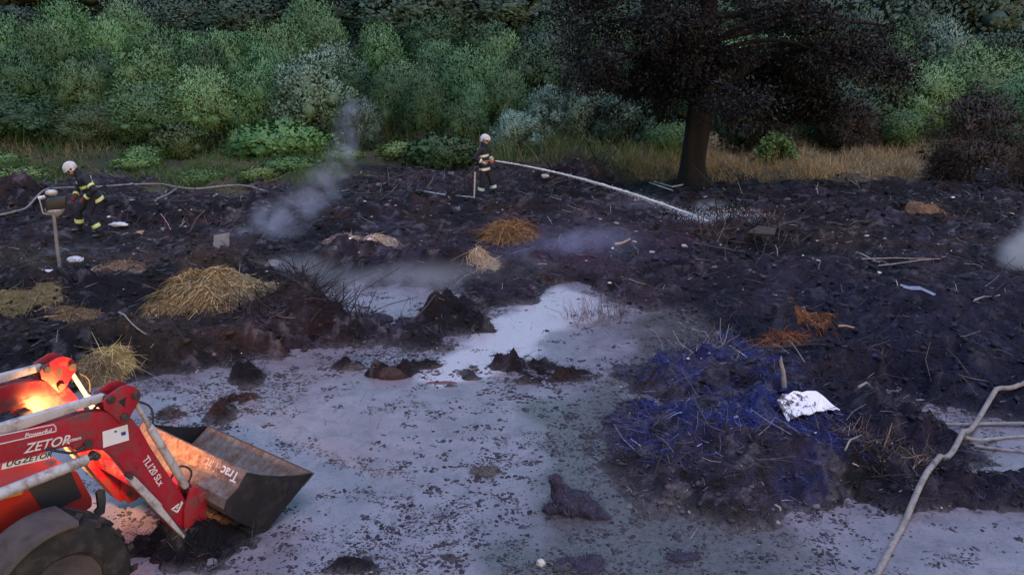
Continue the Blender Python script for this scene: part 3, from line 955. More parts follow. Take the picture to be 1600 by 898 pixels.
NAMES = {'willow': ('willow_bush', 'willow bush', 'willow bushes of the thicket'), 'broad': ('leafy_bush', 'bush', 'leafy bushes of the thicket'), 'silver': ('silver_leaved_bush', 'bush', 'silver leaved bushes of the thicket'),
         'bright': ('burdock_clump', 'plant', 'low broad leaved plants in front of the thicket'), 'dark': ('forest_tree', 'tree', 'dark trees of the wood behind'), 'brown': ('scorched_bush', 'bush', 'scorched bushes')}
LOOK = {'willow': 'green willow bush', 'broad': 'mid green leafy bush', 'silver': 'pale silvery green bush', 'bright': 'bright green clump of broad leaves', 'dark': 'dark tree', 'brown': 'scorched brown bush'}
def bush(kd, px, top, wpx, Y, label, v=None, group=None):
    rz = random.random() * 6.28
    b0 = at(px, 449, Y)
    x = b0[0]
    g = gz(x, Y)
    zt = at(px, top, Y)[2]
    hgt = max(zt - g, .4)
    wid = wpx * Y / FPX
    i = random.randrange(len(KINDS[kd])) if v is None else v
    cr, st, h, w = KINDS[kd][i]
    nm, cat, grp = NAMES[kd]
    root = empty(nm, (x, Y, g - .05), rz, label=label, cat=cat, group=group or grp)
    root.scale = (wid / w, wid / w, hgt / h)
    for n_, me in (('crown', cr), ('trunk' if kd == 'dark' else 'stems', st)):
        o = bpy.data.objects.new(n_, me)
        COL.objects.link(o)
        o.parent = root
    return root
FRONT = [
    ('broad', 50, 138, 190, 34.5, 'dark leafy bush at the left edge behind the left firefighter', 'dark green'),
    ('willow', 185, 160, 130, 35, 'soft green willow bush just right of the left firefighter\'s helmet', ''),
    ('willow', 262, 128, 150, 35.5, 'broad soft green willow bush between the two burdock clumps and the left edge', ''),
    ('willow', 350, 104, 130, 36, 'upright willow bush standing over the left burdock clump', ''),
    ('broad', 425, 100, 100, 36.5, 'rounded leafy bush between the upright willow and the tallest grey green bush', ''),
    ('silver', 510, 76, 135, 36, 'tall grey green bush over the right burdock clump, the highest of the left front row', ''),
    ('silver', 583, 145, 62, 33.5, 'small pale silvery bush with its foot by the smoke, left of the bright willow', ''),
    ('willow', 625, 104, 80, 36.5, 'left one of the two bright feathery willows left of the standing firefighter', ''),
    ('willow', 672, 100, 84, 34.8, 'right one of the two bright feathery willows left of the standing firefighter', ''),
    ('broad', 728, 150, 80, 34, 'mid green bush directly left of the standing firefighter\'s helmet', ''),
    ('willow', 795, 102, 75, 36, 'feathery willow above and right of the standing firefighter', ''),
    ('willow', 748, 128, 70, 36, 'small willow straight above the standing firefighter', ''),
    ('silver', 805, 168, 85, 32, 'silvery bush right behind the standing firefighter\'s shoulder', ''),
    ('silver', 850, 128, 80, 34.5, 'silver bush with pale leaf tips above the start of the water jet', ''),
    ('silver', 908, 122, 85, 34.5, 'palest silver bush left of the big dark tree', ''),
    ('dark', 965, 135, 100, 34, 'dark bush under the left side of the big tree crown', ''),
    ('broad', 1030, 180, 90, 31.5, 'low green bush close to the left side of the big trunk', ''),
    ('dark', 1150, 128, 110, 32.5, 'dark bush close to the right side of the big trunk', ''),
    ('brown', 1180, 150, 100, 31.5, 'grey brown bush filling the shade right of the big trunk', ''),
    ('bright', 1222, 135, 60, 35, 'sunless bright green bush seen through the gap right of the big trunk', ''),
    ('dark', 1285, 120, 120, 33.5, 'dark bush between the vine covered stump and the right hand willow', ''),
    ('brown', 1300, 150, 90, 32, 'brown twiggy bush behind the dry grass', ''),
    ('broad', 1372, 165, 85, 33, 'green bush at the right end of the dry grass', ''),
    ('dark', 1335, 78, 110, 39, 'dark grey bush under the right tip of the big crown', ''),
    ('willow', 1470, 62, 190, 40, 'wide light green willow behind the scorched bush on the right', ''),
    ('willow', 1400, 95, 120, 38.5, 'light green willow left of the scorched bush', ''),
    ('willow', 1565, 105, 140, 37, 'light green willow at the right edge of the picture', ''),
    ('broad', 1590, 180, 90, 33, 'low deep green bush at the right edge', ''),
    ('broad', 1540, 190, 80, 34, 'low deep green bush right behind the scorched bush', ''),
]
for kd, px, top, wpx, Y, lab, _ in FRONT:
    bush(kd, px, top, wpx, Y, lab)
for px, top, wpx, Y, lab in ((308, 192, 95, 31.5, 'left burdock clump of broad leaves above the grass'), (460, 186, 165, 32, 'wide right burdock clump of bright broad leaves'), (700, 208, 120, 29.5, 'low bright leafy clump left of the standing firefighter\'s knees and behind him'),
                             (640, 218, 90, 31, 'low leafy clump under the bright willows'), (250, 225, 70, 30, 'small green weed clump between the left firefighter and the left burdock'), (395, 200, 50, 32.5, 'narrow leafy clump between the two burdocks'),
                             (238, 244, 80, 28.5, 'low green weed clump right of the bending firefighter\'s shoulders'), (330, 268, 90, 25.9, 'flat green weed clump above the long pale hose'), (470, 250, 85, 28, 'low weed clump left of the rising smoke'),
                             (60, 266, 95, 26.2, 'flat green weed clump at the left edge behind the bending firefighter'), (545, 232, 70, 31, 'green weed clump right of the rising smoke'), (420, 274, 60, 25.6, 'small weed clump at the right end of the long pale hose'), (20, 240, 110, 29.5, 'brownish green weed clump at the left edge')):
    bush('bright', px, top, wpx, Y, lab)
bush('brown', 1487, 128, 150, 25.2, 'round scorched brown bush standing alone on the right of the burnt field', 0)
bush('brown', 1575, 205, 60, 25.5, 'small dark scorched bush at the right edge', 1)
bush('brown', 1445, 232, 60, 26, 'low dry twiggy bush at the left foot of the round scorched bush', 1)
# the thicket climbing the slope
rows = [(40, 55, 70, 95, 105), (44.5, 40, 55, 80, 100), (50, 22, 38, 80, 100), (56, 0, 20, 85, 105)]
ORD = ['first', 'second', 'third', 'fourth', 'fifth', 'sixth', 'seventh', 'eighth', 'ninth', 'tenth', 'eleventh', 'twelfth', 'thirteenth', 'fourteenth', 'fifteenth', 'sixteenth', 'seventeenth', 'eighteenth', 'nineteenth', 'twentieth', 'twenty-first', 'twenty-second', 'twenty-third', 'twenty-fourth']
SHORT = {'willow': 'green willow bush', 'broad': 'dull green leafy bush', 'silver': 'pale silvery bush', 'dark': 'dark round tree'}
SEEN = {}
def nth(kd, ri, px, where):
    if px < 0: return '%s at the left end of the %s' % (SHORT[kd], where)
    if px > 1590: return '%s at the right end of the %s' % (SHORT[kd], where)
    k = SEEN.get((kd, where), 0); SEEN[(kd, where)] = k + 1
    side = 'above the left firefighter' if px < 250 else 'left of the smoke wisp' if px < 520 else 'above the standing firefighter' if px < 880 else 'behind the big tree' if px < 1400 else 'above the scorched bush'
    return ('%s, %s from the left, %s' % (SHORT[kd], ORD[min(k, 23)], where)) + (' ' + side if 'wood' not in where else '')
for ri, (Y, t0, t1, w0, w1) in enumerate(rows):
    px = -90 + random.random() * 40
    while px < 1640:
        wd = random.uniform(w0, w1)
        c_ = px + wd / 2
        dip = 18 if 560 < px < 900 else (35 if px > 1380 else 0)
        k = random.random()
        kd = ('willow' if k < .62 else 'silver' if k < .72 else 'broad') if px < 480 or px > 1350 else ('willow' if k < .3 else 'broad' if k < .75 else 'silver')
        if ri == 3: kd = 'broad' if k < .5 else 'willow'
        if .45 < k < .62: kd = 'dark'  # darker crowns mixed in to stand for shaded gaps between the bushes
        dl = ['lowest slope row', 'second slope row', 'third slope row', 'highest slope row'][ri]
        if kd == 'dark' and SHORT: wd *= .9
        bush(kd, c_, random.uniform(t0 - 14, t1 + 26) + dip, wd * random.uniform(.95, 1.25), Y + random.uniform(-1.5, 1.5), nth(kd, ri, c_, dl), group='bushes of the ' + dl)
        px += wd * .92
# the dark wood along the top
for ri, (Y, t0, t1, w0, w1) in enumerate([(64, -60, 5, 120, 170), (74, -110, -40, 120, 180), (88, -160, -90, 130, 190)]):
    px = -110
    while px < 1660:
        wd = random.uniform(w0, w1)
        if px > 1330 or px < 330:
            t0_, t1_ = t0 + 70, t1 + 62
            if ri == 0: t0_, t1_ = 20, 48
            if ri and px > 1330: t0_, t1_ = (4, 34) if ri == 1 else (-14, 10)
        else: t0_, t1_ = t0, t1
        dl = ['front row of the dark wood', 'middle row of the dark wood', 'rear row of the dark wood'][ri]
        c_ = px + wd / 2
        if not (150 < c_ < 260 and ri > 0):
            bush('dark', c_, random.uniform(t0_, t1_), wd * 1.25, Y + random.uniform(-3, 3), nth('dark', ri, c_, dl), group='trees of the ' + dl)
        px += wd * .8
bush('willow', 196, 16, 130, 60, 'willow bush right below the pale house at the top left')
bush('dark', 130, 2, 110, 62, 'dark tree directly left of the pale house at the top left')
bush('dark', 262, -10, 110, 62, 'dark tree directly right of the pale house at the top left')
# the rest of the hill out of the frame's top
for k in range(60):
    Y = random.uniform(110, 210)
    px = random.uniform(-200, 1800)
    if px > 1350 and Y < 135: continue
    bush('dark', px, random.uniform(-60, 0) + (10 if px > 1350 else 0), random.uniform(70, 110), Y, 'dark tree of the far hillside, seen over the wood', group='dark trees of the far hillside')

# the big dark tree
def big_tree():
    b = on(1082, 291)
    Y = b.y
    k = Y / FPX                     # metres per pixel of the photograph at its distance
    root = empty('dark_tree', b, label='big dark tree with a thick black trunk at the edge of the dry grass', cat='tree')
    bm = bmesh.new()
    X = lambda px: (px - 1082) * k
    Z = lambda py: at(1082, py, Y)[2] - b.z
    tr = [(X(1083), 0, -.3), (X(1082), 0, .1), (X(1081), 0, Z(250)), (X(1084), 0, Z(200)), (X(1088), 0, Z(150)), (X(1092), 0, Z(90)), (X(1088), 0, Z(10)), (X(1090), .2, Z(-110)), (X(1085), .2, Z(-260))]
    tr2 = spline(tr, 60)
    rr_ = [float(np.interp(i / 59 * 8, range(9), [.50, .42, .355, .35, .38, .32, .26, .16, .05])) for i in range(60)]
    add_tube(bm, tr2, rr_, 28)
    finish(bm, 0, smooth=True, ang=80)
    for v in bm.verts:
        a = math.atan2(v.co.y, v.co.x)
        s = 1 + .10 * math.sin(a * 5 + v.co.z * .8) * (1 if v.co.z < 3 else .5) + .5 * max(0, .55 - v.co.z) * (.6 + .7 * math.sin(a * 4 + 1))
        s += .05 * mnoise.fractal(Vector((v.co.x * 5, v.co.y * 5, v.co.z * 1.6)), .9, 2.1, 4)
        v.co.x *= s; v.co.y *= s
    obj('trunk', bm, M_darkbark, root)
    limbs = []
    def limb(pts, r0):
        bm = bmesh.new()
        sp = spline(pts, 14)
        add_tube(bm, sp, [r0 * (1 - .85 * i / 13) for i in range(14)], 8)
        finish(bm, 0, smooth=True, ang=80)
        obj('limb', bm, M_darkbark, root)
        limbs.append(sp)
    # limbs the photo shows against the green: rising right, hanging left
    limb([(X(1095), 0, Z(170)), (X(1130), -.3, Z(120)), (X(1180), -.5, Z(90)), (X(1240), -.6, Z(70)), (X(1330), -.7, Z(50))], .17)
    limb([(X(1100), .2, Z(150)), (X(1150), .6, Z(125)), (X(1210), .8, Z(110)), (X(1270), .9, Z(105))], .12)
    limb([(X(1075), 0, Z(160)), (X(1030), -.4, Z(110)), (X(980), -.7, Z(85)), (X(925), -.8, Z(75))], .14)
    for px, py, dy in ((905, 120, -.6), (945, 175, .3), (1000, 150, -.9), (1020, 205, .5), (1135, 215, -.5), (1170, 175, .6), (1215, 190, .2), (1260, 150, -.6), (1310, 170, .4), (1385, 105, -.3), (1410, 60, .2), (890, 60, .3), (960, 100, -1.2), (1060, 120, -1.6), (1130, 110, -1.5), (1230, 90, -1.4), (1340, 95, -1.0)):
        limb([(0, 0, Z(120) + random.uniform(0, 1)), (X(1082 + (px - 1082) * .45), dy * .5, Z(min(py, 110) - 25)), (X(1082 + (px - 1082) * .8), dy, Z(py - 22)), (X(px), dy, Z(py))], .09)
    for i in range(30):
        a = i * 2.39996
        z0 = 2.5 + i * .31
        ln = 4.9 * (1 - .020 * i) * random.uniform(.55, 1.12)
        if math.cos(a) > .2: ln *= 1.22
        dx, dy = math.cos(a) * ln, math.sin(a) * ln * .9
        up = random.uniform(.1, 1.0)
        dr = random.uniform(-.5, .5)
        limb([(0, 0, z0), (dx * .35, dy * .35, z0 + up * .7), (dx * .7, dy * .7, z0 + up + dr * .4), (dx, dy, z0 + up + dr)], .12)
    r_ = np.random.default_rng(5)
    P, D = [], []
    for sp in limbs:
        pts = np.array([p[:] for p in sp])
        for j in range(23):
            t = .22 + .78 * r_.random() ** .8
            q = t * 13; i0 = min(int(q), 12)
            c = pts[i0] + (pts[i0 + 1] - pts[i0]) * (q - i0)
            off = r_.normal(size=3) * np.array([.30, .30, .26])
            off[2] -= .20
            c2 = c + off
            m = int(110 + 70 * r_.random())
            s_ = .16 + .14 * r_.random()
            pp = c2 + r_.normal(size=(m, 3)) * np.array([s_, s_, s_ * .85])
            P.append(pp)
            D.append(pp - c2 + np.array([0, 0, -.12]))
    P, D = np.concatenate(P), np.concatenate(D)
    ok = (P[:, 2] > 1.9) & (fbm(P[:, 0] + .45 * P[:, 1], P[:, 2], .95, 3, .55, 91) + .12 * fbm(P[:, 0], P[:, 2], .3, 2, .5, 92) > -.16)
    P, D = P[ok], D[ok]
    D /= np.linalg.norm(D, axis=1)[:, None] + 1e-6
    v = leaves_np(P, D, .12, .042, .8)
    me = npmesh('crown', v.reshape(-1, 3), np.arange(len(P) * 4).reshape(-1, 4), False, {'leafvar': np.repeat(r_.random(len(P)), 4)})
    obj('crown', me, LM['pine'], root)
    return root
big_tree()

# vine covered stump
def vine_stump():
    b = on(1210, 262)
    root = empty('vine_covered_stump', b, label='small vine covered stump standing in the dry grass right of the big tree', cat='stump')
    bm = bmesh.new()
    for dx, hh in ((-.25, .8), (.2, .9), (.55, .5)):
        add_tube(bm, [(dx, 0, -.1), (dx + .05, .05, hh * .6), (dx - .04, 0, hh)], [.09, .07, .05], 7)
    finish(bm, 0, smooth=True)
    obj('stump', bm, M_bark, root)
    m = 2200
    a = rng.random(m) * math.pi
    P = np.stack([np.cos(a) * .55 + rng.normal(size=m) * .1, rng.normal(size=m) * .22, .25 + np.sin(a) * .75 + rng.normal(size=m) * .1], 1)
    P[::4, 2] *= rng.random(len(P[::4]))
    v = leaves_np(P, P * .5, .11, .08, .8)
    obj('leaves', npmesh('leaves', v.reshape(-1, 3), np.arange(m * 4).reshape(-1, 4), False, {'leafvar': np.repeat(rng.random(m), 4)}), LM['broad'], root)
vine_stump()
# ------------------------------------------------------------------ the tractor with its front loader
def red_paint(name='red_paint', col=(.36, .012, .018)):
    return mat(name, col, .38, spec=.5, var=.12, vscale=3, dirt=(.085, .045, .045), dscale=6, damt=.55, bump=.001, bscale=60)
M_red = red_paint(col=(.30, .008, .022))
M_redhood = mat('red_hood_paint', (.42, .03, .02), .35, var=.1, vscale=2, dirt=(.12, .07, .06), dscale=4, damt=.3)
M_white = mat('pale_grey_paint', (.42, .41, .45), .4, var=.08, vscale=5, dirt=(.16, .13, .13), dscale=8, damt=.55)
M_rod = mat('steel_rod', (.45, .44, .45), .3, metal=.8, var=.1, vscale=10)
M_steel = mat('dark_steel', (.05, .045, .045), .5, metal=.3, var=.3, vscale=10, bump=.002)
M_black = mat('black_plastic', (.014, .013, .015), .55, var=.25, vscale=8)
M_rubber = mat('muddy_rubber', (.010, .009, .010), .8, var=.3, vscale=8, dirt=(.045, .037, .038), dscale=7, damt=.6, bump=.004, bscale=30)
M_fender = mat('muddy_fender', (.022, .020, .023), .6, var=.2, vscale=6, dirt=(.07, .055, .056), dscale=4, damt=1.0, bump=.002)
M_rust = mat('rusty_bucket_steel', (.15, .135, .135), .6, metal=.25, var=.35, vscale=7, dirt=(.10, .052, .035), dscale=11, damt=.9, bump=.004, bscale=35)
M_bucket_dark = mat('dark_bucket_plate', (.010, .009, .014), .5, metal=.2, var=.3, vscale=5, dirt=(.022, .018, .022), dscale=7, damt=.5, bump=.002)
M_rail = mat('worn_painted_rail', (.22, .15, .13), .5, var=.2, vscale=9, dirt=(.10, .045, .03), dscale=14, damt=.9, bump=.002)
M_print = mat('white_print', (.62, .60, .64), .5, var=.1, vscale=20, dirt=(.3, .1, .1), dscale=40, damt=.15)
M_wornprint = mat('worn_print', (.50, .40, .38), .6, var=.2, vscale=30, dirt=(.16, .08, .06), dscale=30, damt=.8)
M_pink = mat('dark_pink_stripe', (.30, .03, .06), .4)
M_sticker = mat('white_sticker', (.66, .68, .76), .5, var=.06, vscale=12)
M_blue = mat('blue_print', (.03, .05, .25), .5)
M_mesh = mat('hood_mesh', (.030, .028, .034), .8, var=.3, vscale=60, bump=.004, bscale=160)
M_yellow = mat('orange_marker', (.60, .24, .03), .35)
M_lampglass = mat('lit_lamp_glass', (.9, .8, .6), .2, emit=((1, .50, .18), 10))

TP = un(203, 603, 1.72)
T_F = Vector((math.sin(R(36)), math.cos(R(36)), 0))     # forwards
T_Lr = Vector((math.cos(R(36)), -math.sin(R(36)), 0))   # to the tractor's right
def tpl(px, py, lat=0.0):              # where the photo shows the upright plane at this side offset: (forward, height)
    r = Vector(ray(px, py)); o = Vector((0, 0, CAM_H)); p0 = Vector((TP[0], TP[1], 0))
    t = (p0 + T_Lr * lat - o).dot(T_Lr) / r.dot(T_Lr)
    q = o + r * t - p0
    return (q.dot(T_F), q.z)
def T3(px, py, lat):
    u, z = tpl(px, py, lat)
    return Vector((u, -lat, z))
def prism_part(name, poly, y0, y1, m, parent, bev=.006, **k):
    bm = bmesh.new()
    add_prism(bm, poly, y0, y1)
    finish(bm, bev, 2, smooth=True)
    return obj(name, bm, m, parent, **k)
def tube_part(name, pts, rad, m, parent, n=16, **k):
    bm = bmesh.new()
    add_tube(bm, pts, rad, n)
    finish(bm, 0, smooth=True)
    return obj(name, bm, m, parent, **k)
def text_part(name, s, m, parent, origin, xdir, ydir, size, shear=0, width=1.0, depth=.0015, **k):
    """flat raised lettering: origin lower left, xdir reading direction, ydir up, in the parent's space"""
    cu = bpy.data.curves.new(name, 'FONT')
    cu.body = s
    cu.size = size
    cu.shear = shear
    cu.extrude = depth
    cu.offset = size * .012
    cu.resolution_u = 3
    o = bpy.data.objects.new(name, cu)
    COL.objects.link(o)
    dg = bpy.context.evaluated_depsgraph_get()
    me = bpy.data.meshes.new_from_object(o.evaluated_get(dg))
    bpy.data.objects.remove(o)
    x = Vector(xdir).normalized(); y = Vector(ydir); y = (y - x * y.dot(x)).normalized(); z = x.cross(y)
    M = Matrix((x * width, y, z)).transposed().to_4x4()
    M.translation = Vector(origin)
    me.transform(M)
    return obj(name, me, m, parent, **k)

def tractor():
    root = empty('tractor', (TP[0], TP[1], 0), R(54), label='red tractor at the left edge with raised front loader arms and a low bucket', cat='tractor')
    arm = [(-2.3, 1.74), (-.98, 1.672), (-.60, 1.635), (-.40, 1.622), (-.24, 1.585), (-.13, 1.515), (-.02, 1.435), (.03, 1.33), (.093, 1.13), (.20, .85), (.295, .62), (.365, .42), (.385, .24), (.36, .12),
           (.27, .12), (.225, .18), (.06, .54), (-.13, .97), (-.20, 1.14), (-.27, 1.25), (-.36, 1.30), (-.47, 1.32), (-.50, 1.40), (-.98, 1.475), (-2.3, 1.56)]
    arms = []
    for lat in (0, -1.05):
        arms.append(prism_part('loader_arm', arm, -lat, -lat + .12, M_red, root, .008))
    # welded edge beads
    A = arms[0]
    for lat, a in zip((0, -1.05), arms):
        bm = bmesh.new()
        for i in range(len(arm) - 1):
            p, q = arm[i], arm[i + 1]
            if p[0] < -1.6: continue
        # doubling plate over the bend
        add_prism(bm, [(-.52, 1.40), (-.30, 1.45), (-.12, 1.40), (-.02, 1.22), (-.10, 1.10), (-.20, 1.16), (-.28, 1.27), (-.38, 1.32), (-.48, 1.34)], -lat - .0012, -lat + .001)
        finish(bm)
        obj('doubling_plate', bm, M_red, a)
    # knee plates
    knee = [tpl(*p, .02) for p in [(160, 627), (172, 615), (188, 604), (199, 601), (211, 604), (219, 612), (218, 624), (206, 645), (199, 659), (190, 663), (183, 655), (172, 645), (163, 640)]]
    for lat in (0, -1.05):
        for side in (.018, -.138):
            kp = prism_part('knee_plate', knee, -lat - side - .009, -lat - side + .009, M_red, root, .004)
            c = Vector((sum(p[0] for p in knee) / len(knee), 0, sum(p[1] for p in knee) / len(knee)))
            bm = bmesh.new()
            tri = [(c.x - .035, c.z + .035), (c.x + .04, c.z + .055), (c.x + .012, c.z - .04)]
            s = 1 if side > 0 else -1
            add_prism(bm, tri, -lat - side - .011, -lat - side + .011)
            finish(bm, .003)
            obj('dark_infill', bm, M_black, kp)  # solid black wedge put in for the darkness of a hole
        for (ku, kz) in ((knee[0][0] + .055, knee[0][1] - .0), (knee[9][0] + .02, knee[9][1] + .06), (knee[5][0] - .05, knee[5][1] - .01)):
            bm = bmesh.new()
            add_tube(bm, [(ku, -lat - .055, kz), (ku, -lat + .175, kz)], .026, 14)
            add_tube(bm, [(ku, -lat - .062, kz), (ku, -lat - .05, kz)], .036, 6)
            finish(bm, .003, smooth=True)
            obj('pivot_pin', bm, M_steel, root)
    kr = (knee[5][0] - .05, knee[5][1] - .01)      # upper front pin
    kl = (knee[0][0] + .055, knee[0][1])
    # pale levelling rods on top
    for lat in (0, -1.05):
        bm = bmesh.new()
        add_prism(bm, [(-2.3, 1.80), (-.95, 1.748), (kl[0], kl[1] + .028), (kl[0] + .02, kl[1] - .03), (-.95, 1.655), (-2.3, 1.72)], -lat + .035, -lat + .095)
        finish(bm, .010, 2, smooth=True)
        obj('levelling_rod', bm, M_white, root)
    # tilt cylinders
    tb = tpl(301, 771, 0.0)
    for lat in (0, -1.05):
        a = Vector((kr[0], -lat + .06, kr[1])); e = Vector((tb[0], -lat + .06, tb[1]))
        d = (e - a)
        cyl = tube_part('tilt_cylinder', [a + d * .32, a + d * .335, a + d * .93, a + d * .945], [.030, .036, .036, .030], M_white, root)
        tube_part('piston_rod', [a, a + d * .33], .021, M_white if lat else M_white, cyl)
        bm = bmesh.new()
        add_tube(bm, [e + Vector((0, -.05, 0)), e + Vector((0, .05, 0))], .030, 12)
        add_tube(bm, [a + d * .93, e], .022, 10)
        finish(bm, .003, smooth=True)
        obj('clevis', bm, M_steel, cyl)
        # hydraulic hose along it
        h = [a + d * .34 + Vector((.04, .03, .01)), a + d * .2 + Vector((.10, .05, .02)), a + d * .05 + Vector((-.02, .09, -.04)), a + Vector((-.2, .08, -.12))]
        tube_part('hydraulic_hose', spline(h, 12), .009, M_black, root, 8)
    # pipes, hoses and bolts on the near beam
    tube_part('hydraulic_hose', spline([(kl[0] - .02, .09, kl[1] - .05), (kl[0] - .06, .14, kl[1] - .12), (kl[0] + .10, .15, kl[1] - .16), (kr[0] - .02, .10, kr[1] - .10), (kr[0] + .05, .06, kr[1] - .16)], 16), .010, M_black, root, 8)
    tube_part('hydraulic_hose', spline([(.40, .10, .52), (.50, .12, .66), (.42, .16, .74), (.30, .14, .66), (.30, .12, .55)], 16), .010, M_black, root, 8)
    for u, z in ((.02, 1.20), (.28, .50), (.33, .30), (.31, .20), (-.05, 1.0)):
        bm = bmesh.new(); add_tube(bm, [(u, -.010, z), (u, .001, z)], .011, 6); finish(bm, .002)
        obj('bolt', bm, M_steel, root)
    # lift cylinders under the beam
    lp = tpl(147, 711, .03)
    for lat in (0, -1.05):
        s = tpl(0, 773, .06); dr = Vector((lp[0] - s[0], 0, lp[1] - s[1])).normalized()
        e = Vector((lp[0], -lat - .045, lp[1])); a = e - dr * 1.75
        c = tube_part('lift_cylinder', [a, e - dr * .075, e - dr * .06], [.044, .044, .036], M_white, root, 20)
        bm = bmesh.new()
        add_tube(bm, [e - dr * .06, e], .024, 12)
        add_tube(bm, [e + Vector((0, -.03, 0)), e + Vector((0, .05, 0))], .034, 14)
        add_tube(bm, [e + Vector((0, -.045, 0)), e + Vector((0, -.03, 0))], .022, 6)
        finish(bm, .003, smooth=True)
        obj('cylinder_eye', bm, M_steel, c)
    # second pin above
    for px, py in ((138, 693),):
        u, z = tpl(px, py, .03)
        tube_part('pivot_pin', [(u, -.05, z), (u, .13, z)], [.030, .030], M_steel, root)
        tube_part('hydraulic_fitting', spline([(u - .03, -.04, z - .01), (u - .12, -.05, z - .02), (u - .22, -.03, z + .03), (u - .30, 0, z + .08)], 10), .011, M_black, root, 8)
    # parking stands
    for lat in (0, -1.05):
        a = T3(201, 743, .05); e = T3(287, 838, .05)
        a.y += -lat if lat else 0; e.y += -lat if lat else 0
        if lat: a.y = 1.05 + .16; e.y = 1.05 + .16
        d = (e - a).normalized(); nrm = Vector((-d.z, 0, d.x))
        L_ = (e - a).length
        bm = bmesh.new()
        prof = [(0, .020), (L_ * .05, .030), (L_ * .5, .042), (L_ * .52, .030), (L_, .012), (L_, -.016), (L_ * .5, -.030), (0, -.030)]
        add_prism(bm, [(a.x + d.x * s + nrm.x * t, a.z + d.z * s + nrm.z * t) for s, t in prof], a.y - .022, a.y + .022)
        finish(bm, .005, smooth=True)
        st = obj('parking_stand', bm, M_white, root)
        tube_part('stand_bolt', [a + Vector((0, -.04, 0)), a + Vector((0, .04, 0))], .020, M_steel, st, 10)
    # cross tubes between the arms
    tube_part('cross_tube', [(.16, .02, .60), (.16, 1.03, .60)], .055, M_red, root)
    # coupling frame of the bucket
    for lat in (0, -1.05):
        prism_part('coupling_plate', [(.27, .22), (.30, .42), (.38, .60), (.47, .58), (.52, .44), (.50, .20), (.42, .09), (.32, .09)], -lat - .035, -lat - .012, M_red, root, .004)
        prism_part('coupling_plate', [(.27, .22), (.30, .42), (.38, .60), (.47, .58), (.52, .44), (.50, .20), (.42, .09), (.32, .09)], -lat + .13, -lat + .153, M_red, root, .004)
        tube_part('pivot_pin', [(.34, -lat - .06, .20), (.34, -lat + .18, .20)], .028, M_steel, root)
    prism_part('coupling_bar', [(.44, .50), (.52, .50), (.52, .42), (.44, .42)], -.05, 1.15, M_red, root)
    prism_part('coupling_bar', [(.44, .18), (.52, .18), (.52, .10), (.44, .10)], -.05, 1.15, M_red, root)
    # chain hanging between the arms
    ch = empty('hanging_chain', (0, 0, 0)); ch.parent = root
    c0, c1 = T3(156, 716, -.9), T3(188, 738, -.9)
    N_ = 15
    for i in range(N_):
        t = (i + .5) / N_
        p = c0.lerp(c1, t); p.z -= .09 * math.sin(math.pi * t)
        bm = bmesh.new()
        pts = []
        for j in range(9):
            an = 2 * math.pi * j / 8
            pts.append((math.cos(an) * .020, math.sin(an) * .011, 0))
        add_tube(bm, pts, .0045, 5, cap=False)
        l = obj('chain_link', bm, M_steel, ch)
        l.location = p
        l.rotation_euler = (R(90) * (i % 2), R(30), R(20))

    # ---- bucket
    BR, BL = -.33, 1.38          # local y of its right and left ends
    out = [tpl(385, 737, .33), tpl(487, 740, .33), tpl(415, 833, .33)]
    prof_o = [out[0], (.66, .575), (.535, .52), (.50, .44), (.535, .35), (.66, .22), (.80, .075), (out[2][0] + .01, out[2][1] + .01), (.95, .025), (1.20, .17), out[1]]
    bk = empty('bucket', (0, 0, 0)); bk.parent = root
    bm = bmesh.new()
    sheet = prof_o[1:]
    inner = []
    for i, p in enumerate(sheet):
        a = Vector(sheet[max(i - 1, 0)]); b = Vector(sheet[min(i + 1, len(sheet) - 1)])
        t = (b - a).normalized(); inner.append((p[0] - t.y * .012, p[1] + t.x * .012))
    n = len(sheet)
    ny = 14
    add_prism(bm, sheet + inner[::-1], BR, BL)
    finish(bm, 0, smooth=True, ang=40)
    obj('bucket_shell', bm, M_rust, bk)
    # rail along the top of the back
    r0, r1 = out[0], (.655, .572)
    rail = prism_part('top_rail', [r0, (r0[0] + .03, r0[1] - .012), (r0[0] + .02, r0[1] - .08), (.70, .55), r1], BR - .002, BL, M_rail, bk, .004)
    # end plates
    for nm, ya in (('r', BR - .014), ('l', BL + .002)):
        pl_ = [prof_o[0]] + [(p[0] - .004, p[1] - .004) for p in prof_o[1:-1]] + [prof_o[-1]]
        top = [(1.30, .465), (1.1, .565), (.92, .645)]
        ep = prism_part('end_plate', pl_ + [(prof_o[-1][0] - .01, prof_o[-1][1] + .02), (1.30, .405), (1.1, .49), (.92, .585)], ya, ya + .012, M_bucket_dark, bk, .002)
    # cutting edge
    lp_ = out[1]
    prism_part('cutting_edge', [(lp_[0] + .018, lp_[1] + .012), (lp_[0] - .13, lp_[1] - .06), (lp_[0] - .125, lp_[1] - .074), (lp_[0] + .02, lp_[1] + .004)], BR - .02, BL + .02, M_steel, bk, .002)
    # lettering on the rail, upside down as seen from the seat side
    x = Vector((0, 1, 0)); yv = Vector((r1[0] - r0[0], 0, r1[1] - r0[1])).normalized()
    nrm = x.cross(yv)
    sgn = 1
    # the strip's outward normal points up and back; letters read from the far side
    outn = Vector((-(r0[1] - r1[1]), 0, (r0[0] - r1[0]))).normalized()
    o0 = Vector((r0[0], BR + .075, r0[1])) + yv * .035
    # reading direction to the tractor's left, letter tops towards the ground
    up = yv
    base = Vector((r0[0], BR + .06, r0[1])) + outn * .002
